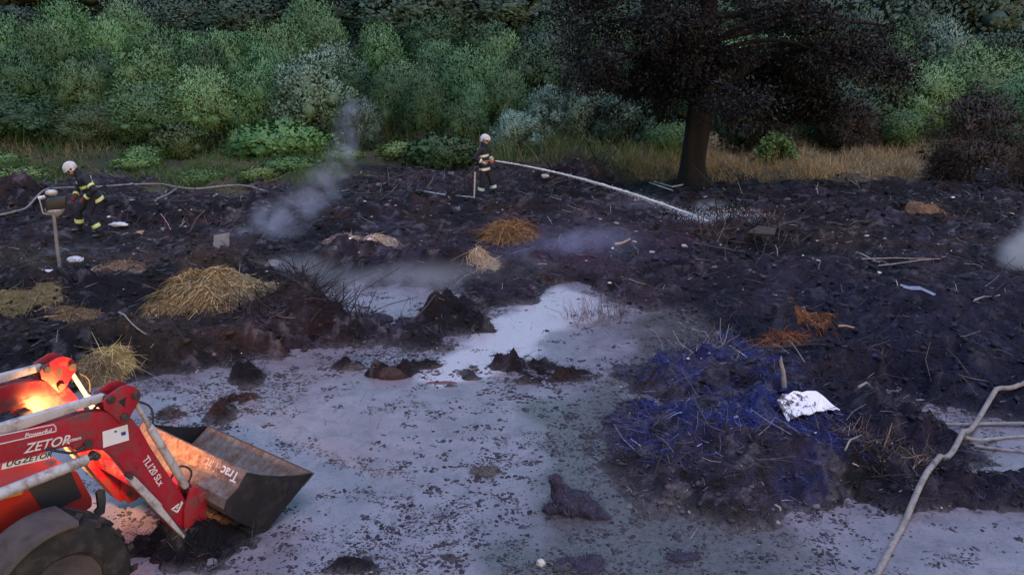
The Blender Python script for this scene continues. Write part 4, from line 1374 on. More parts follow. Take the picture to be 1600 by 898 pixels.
    for s_, off, mt_ in (('Trac', 0.0, M_print), ('-Lift', .27, M_wornprint)):
        # x dir = +y local; the up vector is down the strip
        lx = Vector((0, 1, 0)); ly = yv
        if lx.cross(ly).dot(outn) < 0:
            # flip so that the face looks outwards: read towards +y with tops down the strip
            pass
        text_part('lettering', s_, mt_, rail, base + yv * .035 + Vector((0, off, 0)), lx, ly, .135)
    # ---- decals on the near arm (face at y = 0)
    def on_arm(px, py): return T3(px, py, .003)
    sx = (on_arm(139, 652) - on_arm(0, 682)).normalized()
    def decal_poly(name, pts, m, lift=.003, par=A):
        bm = bmesh.new()
        P = [T3(a, b, 0) for a, b in pts]
        add_prism(bm, [(p.x, p.z) for p in P], -lift, .0005)
        finish(bm)
        return obj(name, bm, m, par)
    decal_poly('stripe', [(-60, 704), (0, 694), (88, 674), (88, 667), (84, 662), (0, 679), (-60, 690)], M_print, .002)
    decal_poly('stripe', [(-60, 702), (0, 692), (86, 672.5), (86.5, 667.5), (83, 663.5), (0, 680.5), (-60, 691.5)], M_pink, .003)
    def txt(s_, px, py, px2, py2, size, shear=0, width=1.0, m=M_print, up=Vector((0, 0, 1)), lift=.0045):
        a, b = T3(px, py, lift), T3(px2, py2, lift)
        return text_part('lettering', s_, m, A, a, b - a, up, size, shear, width)
    txt('Powerful', 38, 684, 78, 676, .050, .2, 1.05)
    txt('ZETOR', 37, 708, 92, 696, .102, .35, 1.02)
    txt('system', 100, 692, 130, 685, .042, .3, 1.1)
    decal_poly('stripe', [(2, 733), (4, 724), (70, 708), (76, 708), (82, 713), (74, 717)], M_print, .0025)
    txt('UG', 8, 729.5, 40, 722, .060, .3, 1.2, M_black)
    txt('ZETOR', 34, 723, 76, 714, .058, .3, 1.15, M_black)
    # model code down the arm
    a, b = T3(222, 718, .004), T3(252, 766, .004)
    text_part('lettering', 'TL120 SLx', M_print, A, a, b - a, Vector((1, 0, .4)), .088, 0, .86)
    # warning triangle
    decal_poly('warning_mark', [(267, 795), (284, 782), (286, 785), (278, 800), (275, 800)], M_print, .002)
    decal_poly('warning_mark', [(270.5, 795), (282.5, 785.8), (276.5, 797)], M_red, .003)
    decal_poly('warning_mark', [(274, 793), (278.5, 789.5), (276.5, 794.5)], M_print, .004)
    st = decal_poly('sticker', [(160, 674), (199, 662.5), (201.5, 687), (161, 699)], M_sticker, .003)
    decal_poly('sticker_print', [(188.5, 675), (196, 673), (196.5, 678.5), (189.5, 680.5)], M_blue, .004, st)
    decal_poly('sticker_print', [(178, 672.6), (182, 671.6), (182.5, 674.5), (178.5, 675.5)], M_blue, .004, st)

    obj_br = prism_part('steel_bracket', [tpl(a, b, -1.0) for a, b in [(30, 654), (30, 646), (48, 640), (50, 646), (38, 650), (38, 656)]], .99, 1.04, M_steel, root, .003)
    # ---- hood
    hl = .22
    hood = empty('hood', (0, 0, 0)); hood.parent = root
    HR, HL_ = .20, .86
    hp = [(-2.6, 1.24), (-.95, 1.19), (-.50, 1.135), (-.42, 1.06), (-.345, .78), (-.355, .70), (-.60, .66), (-.80, .62), (-1.02, .80), (-1.45, .95), (-2.6, .95)]
    prism_part('hood_shell', hp, HR, HL_, M_redhood, hood, .03)
    gp_ = [tpl(a, b, -.195) for a, b in [(40, 757), (104, 733), (109, 733), (127, 773), (126, 777), (77, 801), (70, 799)]]
    gr_ = prism_part('side_grille', gp_, HR - .012, HR + .01, M_mesh, hood, .004)
    gl_ = prism_part('side_grille', gp_, HL_ - .01, HL_ + .012, M_mesh, hood, .004)
    mk_ = [tpl(a, b, -.17) for a, b in [(-30, 788), (-30, 778), (34, 762.5), (37, 768), (34, 772.5)]]
    prism_part('orange_marker', mk_, HR - .03, HR - .001, M_yellow, hood, .004)
    prism_part('front_grille', [(-.36, .75), (-.415, 1.02), (-.395, 1.02), (-.335, .75)], HR + .09, HL_ - .09, M_black, hood, .003)
    # the bracket beside the hood
    bp = [tpl(a, b, -.06) for a, b in [(150, 769), (156, 764), (163, 764), (164, 782), (162, 800), (152, 806), (147, 800), (153, 792)]]
    prism_part('steel_bracket', bp, .04, .08, M_steel, root, .004)
    prism_part('steel_bracket', bp, .97, 1.01, M_steel, root, .004)
    # chassis, axle and frame of the loader
    prism_part('chassis', [(-3.2, .92), (-.45, .70), (-.40, .60), (-.40, .42), (-3.2, .50)], .34, .72, M_steel, root, .02)
    tube_part('front_axle', [(-.90, -.3, .48), (-.90, .1, .50), (-.90, .96, .50), (-.90, 1.34, .48)], [.10, .08, .08, .10], M_steel, root)
    for y in (.02, .90):
        prism_part('loader_post', [(-2.2, 1.84), (-1.95, 1.84), (-1.75, .9), (-1.62, .62), (-2.1, .55), (-2.3, .9)], y, y + .14, M_red, root)
    # wheels
    def wheel(parent, c, r, wd, nl, rimr):
        wh = empty('wheel', c); wh.parent = parent
        bm = bmesh.new()
        pr = [(rimr, -.42), (rimr * 1.12, -.5), (r * .86, -.5), (r * .95, -.42), (r * .975, -.2), (r * .98, 0), (r * .975, .2), (r * .95, .42), (r * .86, .5), (rimr * 1.12, .5), (rimr, .42)]
        N2 = 56
        rings = []
        for i in range(N2):
            an = 2 * math.pi * i / N2
            rings.append([bm.verts.new((math.cos(an) * a, b * wd, math.sin(an) * a)) for a, b in pr])
        for i in range(N2):
            for j in range(len(pr) - 1):
                bm.faces.new((rings[i][j], rings[i][j + 1], rings[(i + 1) % N2][j + 1], rings[(i + 1) % N2][j]))
        for i in range(nl):        # slanting lugs
            for s in (-1, 1):
                an = 2 * math.pi * (i + (.5 if s > 0 else 0)) / nl
                q = []
                for (t, yy) in ((0, .02), (.26, .52)):
                    for w2 in (-.045, .045):
                        for rr in (.95, 1.06 if yy < .3 else 1.03):
                            ang = an + t * (.9) + w2 * 1.1
                            q.append(bm.verts.new((math.cos(ang) * r * rr, s * yy * wd, math.sin(ang) * r * rr)))
                for f in ((0, 1, 3, 2), (4, 6, 7, 5), (0, 4, 5, 1), (2, 3, 7, 6), (1, 5, 7, 3), (0, 2, 6, 4)):
                    bm.faces.new([q[k] for k in f])
        finish(bm, 0, smooth=True)
        obj('tyre', bm, M_rubber, wh)
        bm = bmesh.new()
        add_tube(bm, [(0, -wd * .40, 0), (0, -wd * .2, 0), (0, wd * .2, 0), (0, wd * .4, 0)], [rimr * 1.01, rimr * .9, rimr * .9, rimr * 1.01], 32)
        add_tube(bm, [(0, -wd * .52, 0), (0, wd * .52, 0)], rimr * .32, 16)
        finish(bm, .004, smooth=True)
        obj('rim', bm, M_fender, wh)
        return wh
    wheel(root, (-.90, -.26, .48), .525, .32, 17, .28)
    wheel(root, (-.90, 1.32, .48), .525, .32, 17, .28)
    wheel(root, (-3.15, -.42, .80), .82, .46, 20, .48)
    wheel(root, (-3.15, 1.48, .80), .82, .46, 20, .48)
    # front mudguards
    for yc in (-.26, 1.32):
        bm = bmesh.new()
        prof = []
        NA = 12
        a0, a1 = R(74), R(175)
        rows_ = []
        for i in range(NA + 1):
            an = a0 + (a1 - a0) * i / NA
            rows_.append([(math.cos(an) * rr - .90, yc + yy, math.sin(an) * rr + .48) for rr, yy in ((.53, -.19), (.56, -.18), (.565, 0), (.56, .18), (.53, .19))])
        vs = [[bm.verts.new(p) for p in r_] for r_ in rows_]
        vi = [[bm.verts.new((p[0], p[1] * .97 + yc * .03, p[2] - .012)) for p in r_] for r_ in rows_]
        for i in range(NA):
            for j in range(4):
                bm.faces.new((vs[i][j], vs[i][j + 1], vs[i + 1][j + 1], vs[i + 1][j]))
                bm.faces.new((vi[i][j], vi[i + 1][j], vi[i + 1][j + 1], vi[i][j + 1]))
        finish(bm, 0, smooth=True, ang=60)
        obj('mudguard', bm, M_fender, root)
    # cab (out of the frame to the left)
    cab = empty('cab', (0, 0, 0)); cab.parent = root
    for u, y in ((-2.55, .0), (-2.55, 1.06), (-3.9, -.1), (-3.9, 1.16)):
        tube_part('cab_post', [(u, y, .95), (u - .1, y, 2.55)], .04, M_black, cab, 8)
    prism_part('cab_roof', [(-2.45, 2.55), (-2.6, 2.70), (-3.9, 2.70), (-4.1, 2.55)], -.15, 1.2, M_redhood, cab, .03)
    prism_part('cab_floor', [(-2.5, .95), (-2.5, 1.15), (-4.0, 1.15), (-4.0, .75)], -.05, 1.1, M_black, cab, .02)
    for yc in (-.42, 1.48):
        bm = bmesh.new()
        rws = []
        for i in range(13):
            an = R(10) + R(160) * i / 12
            rws.append([bm.verts.new((math.cos(an) * .93 - 3.15, yc + yy, math.sin(an) * .93 + .80)) for yy in (-.26, .26)] + [bm.verts.new((math.cos(an) * .91 - 3.15, yc + yy, math.sin(an) * .91 + .80)) for yy in (.26, -.26)])
        for i in range(12):
            for j in range(4):
                bm.faces.new((rws[i][j], rws[i][(j + 1) % 4], rws[i + 1][(j + 1) % 4], rws[i + 1][j]))
        finish(bm, 0, smooth=True)
        obj('rear_mudguard', bm, M_redhood, cab)
    # lit work lamp standing on the hood behind the near arm, shining forwards and to the left
    LP_ = Vector(LAMP)
    lamp = empty('work_lamp', LP_); lamp.parent = root
    dirv = Vector(LAMPDIR).normalized()
    bm = bmesh.new()
    add_tube(bm, [dirv * -.06, dirv * -.02, dirv * .03], [.025, .05, .055], 16)
    finish(bm, .002, smooth=True)
    obj('lamp_housing', bm, M_black, lamp)
    bm = bmesh.new()
    add_tube(bm, [dirv * .031, dirv * .036], [.050, .048], 16)
    finish(bm)
    obj('lamp_glass', bm, M_lampglass, lamp)
    bm = bmesh.new()
    add_tube(bm, [dirv * -.03, Vector((-.02, 0, -.10)), Vector((-.02, 0, 1.13 - LP_.z))], .010, 8)
    finish(bm)
    obj('lamp_bracket', bm, M_steel, lamp)
    ld = bpy.data.lights.new('work_lamp_light', 'SPOT')
    ld.energy = LAMPW
    ld.color = (1.0, .42, .12)
    ld.spot_size = R(165)
    ld.spot_blend = .6
    ld.shadow_soft_size = .06
    lo = bpy.data.objects.new('work_lamp_light', ld)
    COL.objects.link(lo)
    lo.parent = lamp
    lo.location = dirv * .06
    lo.rotation_euler = (-dirv).to_track_quat('Z', 'Y').to_euler()
    return root
LAMP = (-.25, .50, 1.20)
LAMPDIR = (1, .95, -.1)
LAMPW = 90
tractor()
# ------------------------------------------------------------------ people
M_skin = mat('skin', (.42, .25, .20), .55, var=.06, vscale=20)
M_navy = mat('navy_fire_cloth', (.012, .013, .028), .85, var=.35, vscale=10, bump=.018, bscale=11)
M_lime = mat('lime_yellow_tape', (.62, .66, .26), .5, var=.08, vscale=30)
M_silver = mat('silver_tape', (.62, .66, .74), .35, var=.08, vscale=30)
M_helmet = mat('white_helmet_shell', (.80, .79, .84), .3, var=.03, vscale=10)
M_boot = mat('black_boot_rubber', (.012, .012, .014), .5, var=.2, vscale=10)
M_glove = mat('red_brown_glove', (.16, .035, .03), .8, var=.2, vscale=20)
M_glove2 = mat('tan_glove', (.35, .30, .26), .8, var=.2, vscale=20)
M_visor = mat('dark_visor', (.01, .01, .02), .15)
def baked(name, bm, voxel, m, parent, smooth=3, **k):
    finish(bm)
    o = obj(name, bm, None, None)
    md = o.modifiers.new('r', 'REMESH'); md.mode = 'VOXEL'; md.voxel_size = voxel; md.use_smooth_shade = True
    if smooth:
        ms = o.modifiers.new('s', 'SMOOTH'); ms.factor = .6; ms.iterations = smooth
    dg = bpy.context.evaluated_depsgraph_get()
    me = bpy.data.meshes.new_from_object(o.evaluated_get(dg))
    bpy.data.objects.remove(o)
    return obj(name, me, m, parent, **k)
def limb_pts(a, b, c, n=5):
    a, b, c = Vector(a), Vector(b), Vector(c)
    return [a, a.lerp(b, .5), b, b.lerp(c, .5), c]
def band(parent, p, d, r, wdt, m1=None, m2=None, up=None):
    d = Vector(d).normalized(); p = Vector(p)
    rr = r if isinstance(r, tuple) else (r, r)
    f = lambda k: [(rr[0] + k, rr[1] + k)]
    bm = bmesh.new()
    add_tube(bm, [p - d * wdt / 2, p + d * wdt / 2], f(.004) * 2, 20, up=up)
    finish(bm, .002, smooth=True)
    b = obj('reflective_band', bm, m1 or M_lime, parent)
    bm = bmesh.new()
    add_tube(bm, [p - d * wdt * .19, p + d * wdt * .19], f(.007) * 2, 20, up=up)
    finish(bm, .001, smooth=True)
    obj('silver_strip', bm, m2 or M_silver, b)
def hand_bm(bm, wrist, d, side, curl=.6, grip=None):
    """palm, four unequal bent fingers and a thumb; d along the hand, side = thumb side"""
    wrist = Vector(wrist); d = Vector(d).normalized(); s = Vector(side); s = (s - d * s.dot(d)).normalized(); nrm = d.cross(s)
    palm = wrist + d * .05
    add_tube(bm, [wrist - d * .02, wrist + d * .02, wrist + d * .09], [(.024, .030), (.022, .040), (.016, .042)], 10, up=nrm)
    for i, (o, ln) in enumerate(((.030, .075), (.011, .083), (-.009, .078), (-.029, .062))):
        b = wrist + d * .085 + s * o
        p = [b]
        ang = 0
        for k in range(3):
            ang += curl * (.8 + .1 * i)
            p.append(p[-1] + (d * math.cos(ang) + nrm * math.sin(ang)) * ln * (.42, .33, .25)[k])
        add_tube(bm, p, [.0105, .0098, .009, .0075], 7)
    b = wrist + d * .03 + s * .028
    p = [b, b + (d * .55 + s * .75) * .035, b + (d * .8 + s * .55 + nrm * .5) * .062, b + (d * .8 + s * .2 + nrm * .9) * .085]
    add_tube(bm, p, [.014, .0125, .011, .009], 7)
def firefighter(loc, rz, J, label, gl_mat, tilt, cols, armb):
    root = empty('person', loc, rz, label=label, cat='person')
    V = {k: Vector(v) for k, v in J.items()}
    fw = Vector((1, 0, 0))
    # body, one continuous skin
    bm = bmesh.new()
    sp_dir = (V['chest'] - V['pelvis']).normalized()
    add_tube(bm, [V['pelvis'] - sp_dir * .08, V['pelvis'], V['pelvis'].lerp(V['chest'], .5), V['chest'], V['neck'] - Vector((0, 0, .05)), V['neck'], V['head'] - Vector((0, 0, .05))],
             [(.08, .12), (.10, .15), (.095, .135), (.11, .165), (.07, .12), (.055, .058), (.05, .055)], 16, up=fw)
    hd = V['headdir'].normalized(); hu = Vector((0, 0, 1)); hu = (hu - hd * hu.dot(hd)).normalized(); hs = hu.cross(hd)
    H = V['head']
    add_tube(bm, [H - hu * .115 + hd * .02, H - hu * .095 + hd * .018, H - hu * .04 + hd * .008, H + hu * .03, H + hu * .085, H + hu * .115], [(.030, .028), (.068, .052), (.090, .068), (.098, .076), (.075, .062), (.03, .03)], 18, up=hd)
    add_tube(bm, [H + hd * .085 + hu * .02, H + hd * .115 - hu * .025, H + hd * .09 - hu * .035], [.010, .016, .010], 8)      # nose
    add_tube(bm, [H + hd * .082 - hu * .068 + hs * .022, H + hd * .092 - hu * .068, H + hd * .082 - hu * .068 - hs * .022], [.008, .010, .008], 6)    # lips
    for s in (-1, 1):
        add_tube(bm, [H + hs * s * .072 + hu * .03, H + hs * s * .082, H + hs * s * .072 - hu * .03], [.008, .016, .008], 6)  # ears
        q = 'l' if s > 0 else 'r'
        add_tube(bm, limb_pts(V['sh' + q], V['el' + q], V['ha' + q]), [.055, .048, .040, .036, .027], 10)
        dd = (V['ha' + q] - V['el' + q]).normalized()
        hand_bm(bm, V['ha' + q], dd, V.get('thumb' + q, Vector((0, 0, 1))), .75)
        add_tube(bm, limb_pts(V['hi' + q], V['kn' + q], V['an' + q]), [.085, .070, .055, .052, .038], 10)
        add_tube(bm, [V['an' + q], V['an' + q] + Vector((.03, 0, -.05)), V['an' + q] + Vector((.17, 0, -.06))], [.04, .045, .030], 8)
    baked('body', bm, .008, M_skin, root, 2)
    for s in (-1, 1):       # eyes
        bm = bmesh.new()
        bmesh.ops.create_uvsphere(bm, u_segments=8, v_segments=6, radius=.012, matrix=Matrix.Translation(H + hd * .084 + hs * s * .030 + hu * .012))
        obj('eye', bm, M_visor, root)
    # jacket
    bm = bmesh.new()
    add_tube(bm, [V['pelvis'] - sp_dir * .16, V['pelvis'] - sp_dir * .08, V['pelvis'] + sp_dir * .02, V['pelvis'].lerp(V['chest'], .55), V['chest'], V['chest'].lerp(V['neck'], .55), V['neck'] - Vector((0, 0, .03)), V['neck'] + Vector((.01, 0, .05))],
             [(.150, .205), (.155, .21), (.145, .200), (.145, .195), (.150, .215), (.125, .19), (.085, .10), (.078, .085)], 20, up=fw)
    for q in 'lr':
        a, b, c = V['sh' + q], V['el' + q], V['ha' + q]
        inner = V['chest'].lerp(V['neck'], .35).lerp(a, .5)
        add_tube(bm, [inner, a, a.lerp(b, .5), b, b.lerp(c, .5), c - (c - b).normalized() * .02], [.085, .088, .078, .070, .062, .056], 14)
        add_tube(bm, [b - (b - a).normalized() * .02, b + (b - (a + c) / 2).normalized() * .018], [.066, .050], 10)
    baked('jacket', bm, .013, M_navy, root, 4)
    jk = root.children[-1]
    # collar and neck cloth under the helmet
    bm = bmesh.new()
    add_tube(bm, [V['neck'] - Vector((0, 0, .03)), V['neck'] + Vector((.0, 0, .04)), H - hu * .06 - hd * .03], [(.095, .110), (.088, .094), (.088, .092)], 18, up=fw)
    finish(bm, .006, smooth=True)
    obj('neck_cloth', bm, M_navy, root)
    # trousers
    bm = bmesh.new()
    add_tube(bm, [V['pelvis'] - Vector((0, 0, .14)), V['pelvis'] - Vector((0, 0, .02)), V['pelvis'] + sp_dir * .1], [(.11, .15), (.13, .175), (.12, .165)], 18, up=fw)
    for q in 'lr':
        a, b, c = V['hi' + q], V['kn' + q], V['an' + q]
        add_tube(bm, [a + Vector((0, 0, .03)), a.lerp(b, .35), b, b.lerp(c, .5), c + Vector((0, 0, .02))], [.105, .105, .088, .085, .085], 14)
    baked('trousers', bm, .014, M_navy, root, 4)
    # boots
    for q in 'lr':
        c = V['an' + q]
        bm = bmesh.new()
        sh = (c - V['kn' + q]).normalized()
        add_tube(bm, [c - sh * .16, c, c + Vector((.0, 0, -.06))], [.068, .062, .060], 12)
        add_tube(bm, [c + Vector((-.06, 0, -.06)), c + Vector((.04, 0, -.055)), c + Vector((.15, 0, -.07)), c + Vector((.21, 0, -.078))], [(.045, .045), (.055, .05), (.040, .055), (.026, .042)], 12, up=Vector((0, 0, 1)))
        baked('boot', bm, .010, M_boot, root, 2)
    # gloves
    for q in 'lr':
        bm = bmesh.new()
        dd = (V['ha' + q] - V['el' + q]).normalized()
        w_, s_, = V['ha' + q], V.get('thumb' + q, Vector((0, 0, 1)))
        add_tube(bm, [w_ - dd * .05, w_ + dd * .01], [.046, .040], 10)
        hand_bm(bm, w_, dd, s_, .75)
        for v in bm.verts:
            pass
        finish(bm)
        o = obj('glove', bm, None, None)
        md = o.modifiers.new('r', 'REMESH'); md.mode = 'VOXEL'; md.voxel_size = .006; md.use_smooth_shade = True
        dm = o.modifiers.new('d', 'DISPLACE'); dm.strength = .006; dm.mid_level = 0
        dg = bpy.context.evaluated_depsgraph_get()
        me = bpy.data.meshes.new_from_object(o.evaluated_get(dg))
        bpy.data.objects.remove(o)
        obj('glove', me, gl_mat, root)
    # helmet: shell, brim, ridge, ear disc, visor
    hel = empty('helmet', H + hu * .03, 0); hel.parent = root
    Mh = Matrix((hd, hs, hu)).transposed().to_4x4()
    def hp(v): return Mh @ Vector(v)
    bm = bmesh.new()
    rows_ = []
    NU, NV = 24, 9
    for j in range(NV + 1):
        ph = R(90) * j / NV
        row = []
        for i in range(NU):
            th = 2 * math.pi * i / NU
            x_ = math.cos(th) * math.cos(ph) * (.158 if math.cos(th) > 0 else .152)
            y_ = math.sin(th) * math.cos(ph) * .128
            z_ = math.sin(ph) * .145
            if j == 0:
                z_ -= .055 if math.cos(th) < .35 else .0      # lower at the back and the ears
                x_ *= 1.04; y_ *= 1.05
                if math.cos(th) > .6: x_ *= 1.10; z_ -= .012
            row.append(bm.verts.new(hp((x_, y_, z_))))
            if j == NV: break
        rows_.append(row)
    for j in range(NV - 1):
        for i in range(NU):
            bm.faces.new((rows_[j][i], rows_[j][(i + 1) % NU], rows_[j + 1][(i + 1) % NU], rows_[j + 1][i]))
    for i in range(NU):
        bm.faces.new((rows_[NV - 1][i], rows_[NV - 1][(i + 1) % NU], rows_[NV][0]))
    bmesh.ops.solidify(bm, geom=bm.faces[:], thickness=.008)
    finish(bm, 0, smooth=True, ang=60)
    obj('helmet_shell', bm, M_helmet, hel)
    bm = bmesh.new()
    add_tube(bm, [hp((math.cos(t) * .153, 0, math.sin(t) * .147)) for t in [R(15 + 15 * k) for k in range(11)]], [(.010, .014)] * 11, 8)
    finish(bm, 0, smooth=True)
    obj('ridge', bm, M_helmet, hel)
    for s in (-1, 1):
        bm = bmesh.new()
        add_tube(bm, [hp((.01, s * .120, -.005)), hp((.01, s * .140, -.005))], .026, 12)
        finish(bm, .003, smooth=True)
        obj('visor_hinge', bm, M_visor, hel)
    bm = bmesh.new()
    vr = []
    for i in range(11):
        th = R(-70 + 14 * i)
        vr.append((bm.verts.new(hp((math.cos(th) * .163, math.sin(th) * .137, .000))), bm.verts.new(hp((math.cos(th) * .166, math.sin(th) * .140, -.030)))))
    for i in range(10):
        bm.faces.new((vr[i][0], vr[i + 1][0], vr[i + 1][1], vr[i][1]))
    bmesh.ops.solidify(bm, geom=bm.faces[:], thickness=.004)
    finish(bm, 0, smooth=True)
    obj('visor', bm, M_visor, hel)
    # bands
    m1, m2 = cols
    band(root, V['pelvis'].lerp(V['chest'], .78), sp_dir, (.153, .213), .065, m1, m2, fw)
    band(root, V['pelvis'] - sp_dir * .12, sp_dir, (.156, .210), .075, m1, m2, fw)
    for q in 'lr':
        a, b, c = V['sh' + q], V['el' + q], V['ha' + q]
        band(root, b.lerp(c, .72), c - b, .064, .055, m1, m2)
        if armb: band(root, a.lerp(b, .62), b - a, .083, .055, m1, m2)
        a, b = V['kn' + q], V['an' + q]
        band(root, a.lerp(b, .62), b - a, .094, .085, m1, m2)
    bm = bmesh.new()
    add_box(bm, V['chest'] + Vector((-.15, 0, .10)) , (.012, .16, .05))
    finish(bm, .003)
    obj('back_badge', bm, m2, root)
    return root

ff2 = on(757, 308)
J2 = dict(pelvis=(0, 0, .96), chest=(-.03, 0, 1.30), neck=(-.01, 0, 1.50), head=(.035, 0, 1.66), headdir=(1, -.05, -.12),
          shr=(-.03, -.20, 1.41), elr=(-.20, -.29, 1.18), har=(.01, -.20, 1.06), shl=(-.01, .20, 1.41), ell=(.10, .27, 1.17), hal=(.21, .10, 1.09),
          thumbr=(.3, .6, .6), thumbl=(0, -.6, .6),
          hir=(0, -.10, .92), knr=(-.01, -.13, .50), anr=(-.09, -.13, .11), hil=(0, .10, .92), knl=(.18, .10, .55), anl=(.28, .11, .15))
P2 = firefighter(ff2, R(-14), J2, 'firefighter in dark suit and white helmet standing and aiming a water jet to the right', M_glove2, 0, (M_silver, M_lime), False)
ff1 = on(150, 368)
J1 = dict(pelvis=(-.08, 0, .95), chest=(.07, 0, 1.27), neck=(.17, 0, 1.46), head=(.29, 0, 1.58), headdir=(.9, .05, -.55),
          shr=(.06, -.20, 1.38), elr=(.20, -.30, 1.12), har=(.30, -.12, .93), shl=(.06, .20, 1.38), ell=(-.10, .37, 1.12), hal=(.14, .24, .92),
          thumbr=(.2, .6, .2), thumbl=(.2, -.6, .2),
          hir=(-.06, -.10, .92), knr=(.28, -.16, .60), anr=(.30, -.20, .20), hil=(-.08, .10, .92), knl=(.10, .18, .54), anl=(-.10, .26, .11))
P1 = firefighter(ff1, R(180 + 30), J1, 'firefighter in dark suit with yellow bands bending forwards at the left', M_glove, 0, (M_lime, M_lime), True)

# hose and nozzle held by the standing firefighter
M_hosered = mat('red_hose', (.34, .05, .03), .6, var=.1)
def place(root, v):
    return root.matrix_world @ Vector(v)
bpy.context.view_layer.update()
def hoseline():
    root = empty('fire_hose', place(P2, (-.05, -.16, 0)), label='red nozzle and dark hose held at the waist of the standing firefighter', cat='fire hose')
    o = root.location.copy()
    n0, n1 = place(P2, (.06, -.10, 1.075)), place(P2, (.34, .02, 1.075))
    d = (n1 - n0).normalized()
    bm = bmesh.new()
    add_tube(bm, [n0 - o, n0 + d * .10 - o, n0 + d * .17 - o, n1 - o], [.028, .028, .022, .016], 12)
    finish(bm, .002, smooth=True)
    obj('nozzle', bm, M_hosered, root)
    g = lambda px, py: on(px, py, .03)
    pts = [n0, n0 - d * .25 + Vector((0, 0, -.03)), place(P2, (-.55, -.02, .62)), place(P2, (-.9, .1, .10)), g(700, 300), g(640, 300), g(560, 304), g(500, 303), g(430, 305)]
    bm = bmesh.new()
    add_tube(bm, [p - o for p in spline(pts, 60)], .022, 10)
    finish(bm, 0, smooth=True)
    obj('hose', bm, mat('dark_grey_hose', (.055, .045, .05), .7, var=.2), root)
    return n1, d
NZ, NZD = hoseline()

# the water jet: a thin bent stream breaking into drops, mist where it lands
def water_jet():
    e = on(1112, 348)
    M_jet = mat('jet_water', (.80, .80, .88), .25, var=.05)
    M_jet.node_tree.nodes['Principled BSDF'].inputs['Transmission Weight'].default_value = .25
    N_ = 60
    a = NZ
    # ballistic: leaves the nozzle almost level
    T = 1.0
    pts = []
    v0 = NZD
    for i in range(N_):
        t = i / (N_ - 1)
        p = a.lerp(e, t)
        line_z = a.z + (e.z - a.z) * t
        p.z = line_z + .30 * 4 * t * (1 - t) * .62
        pts.append(p)
    root = empty('water_jet', a, label='white jet of water arching from the nozzle down onto the burnt ground', cat='water jet')
    bm = bmesh.new()
    add_tube(bm, [p - a for p in pts], [.015 + .014 * (i / N_) for i in range(N_)], 8)
    r_ = random.Random(3)
    for v in bm.verts:
        v.co += Vector((r_.gauss(0, 1), r_.gauss(0, 1), r_.gauss(0, 1))) * .004
    finish(bm, 0, smooth=True)
    obj('stream', bm, M_jet, root)
    n = 3000
    t = rng.random(n) ** .62
    P = np.array([p[:] for p in pts])
    q = t * (N_ - 1); i0 = np.minimum(q.astype(int), N_ - 2)
    C = P[i0] + (P[i0 + 1] - P[i0]) * (q - i0)[:, None]
    C = C + rng.normal(size=(n, 3)) * (.010 + .030 * t ** 1.5)[:, None]
    C[:, 2] -= np.abs(rng.normal(size=n)) * .03 * t
    # splash
    k = 1500
    s = np.stack([rng.normal(size=k) * .5 + .15, rng.normal(size=k) * .3, np.abs(rng.normal(size=k)) * .16], 1) + np.array(e[:])
    C = np.concatenate([C, s])
    tint = np.full((len(C), 3), .75)
    obj('drops', clods('drops', C[:, 0] - a.x, C[:, 1] - a.y, C[:, 2] - a.z, np.full(len(C), .0065) * np.exp(rng.normal(size=len(C)) * .3), tint, 1), M_jet, root, kind='stuff')
water_jet()

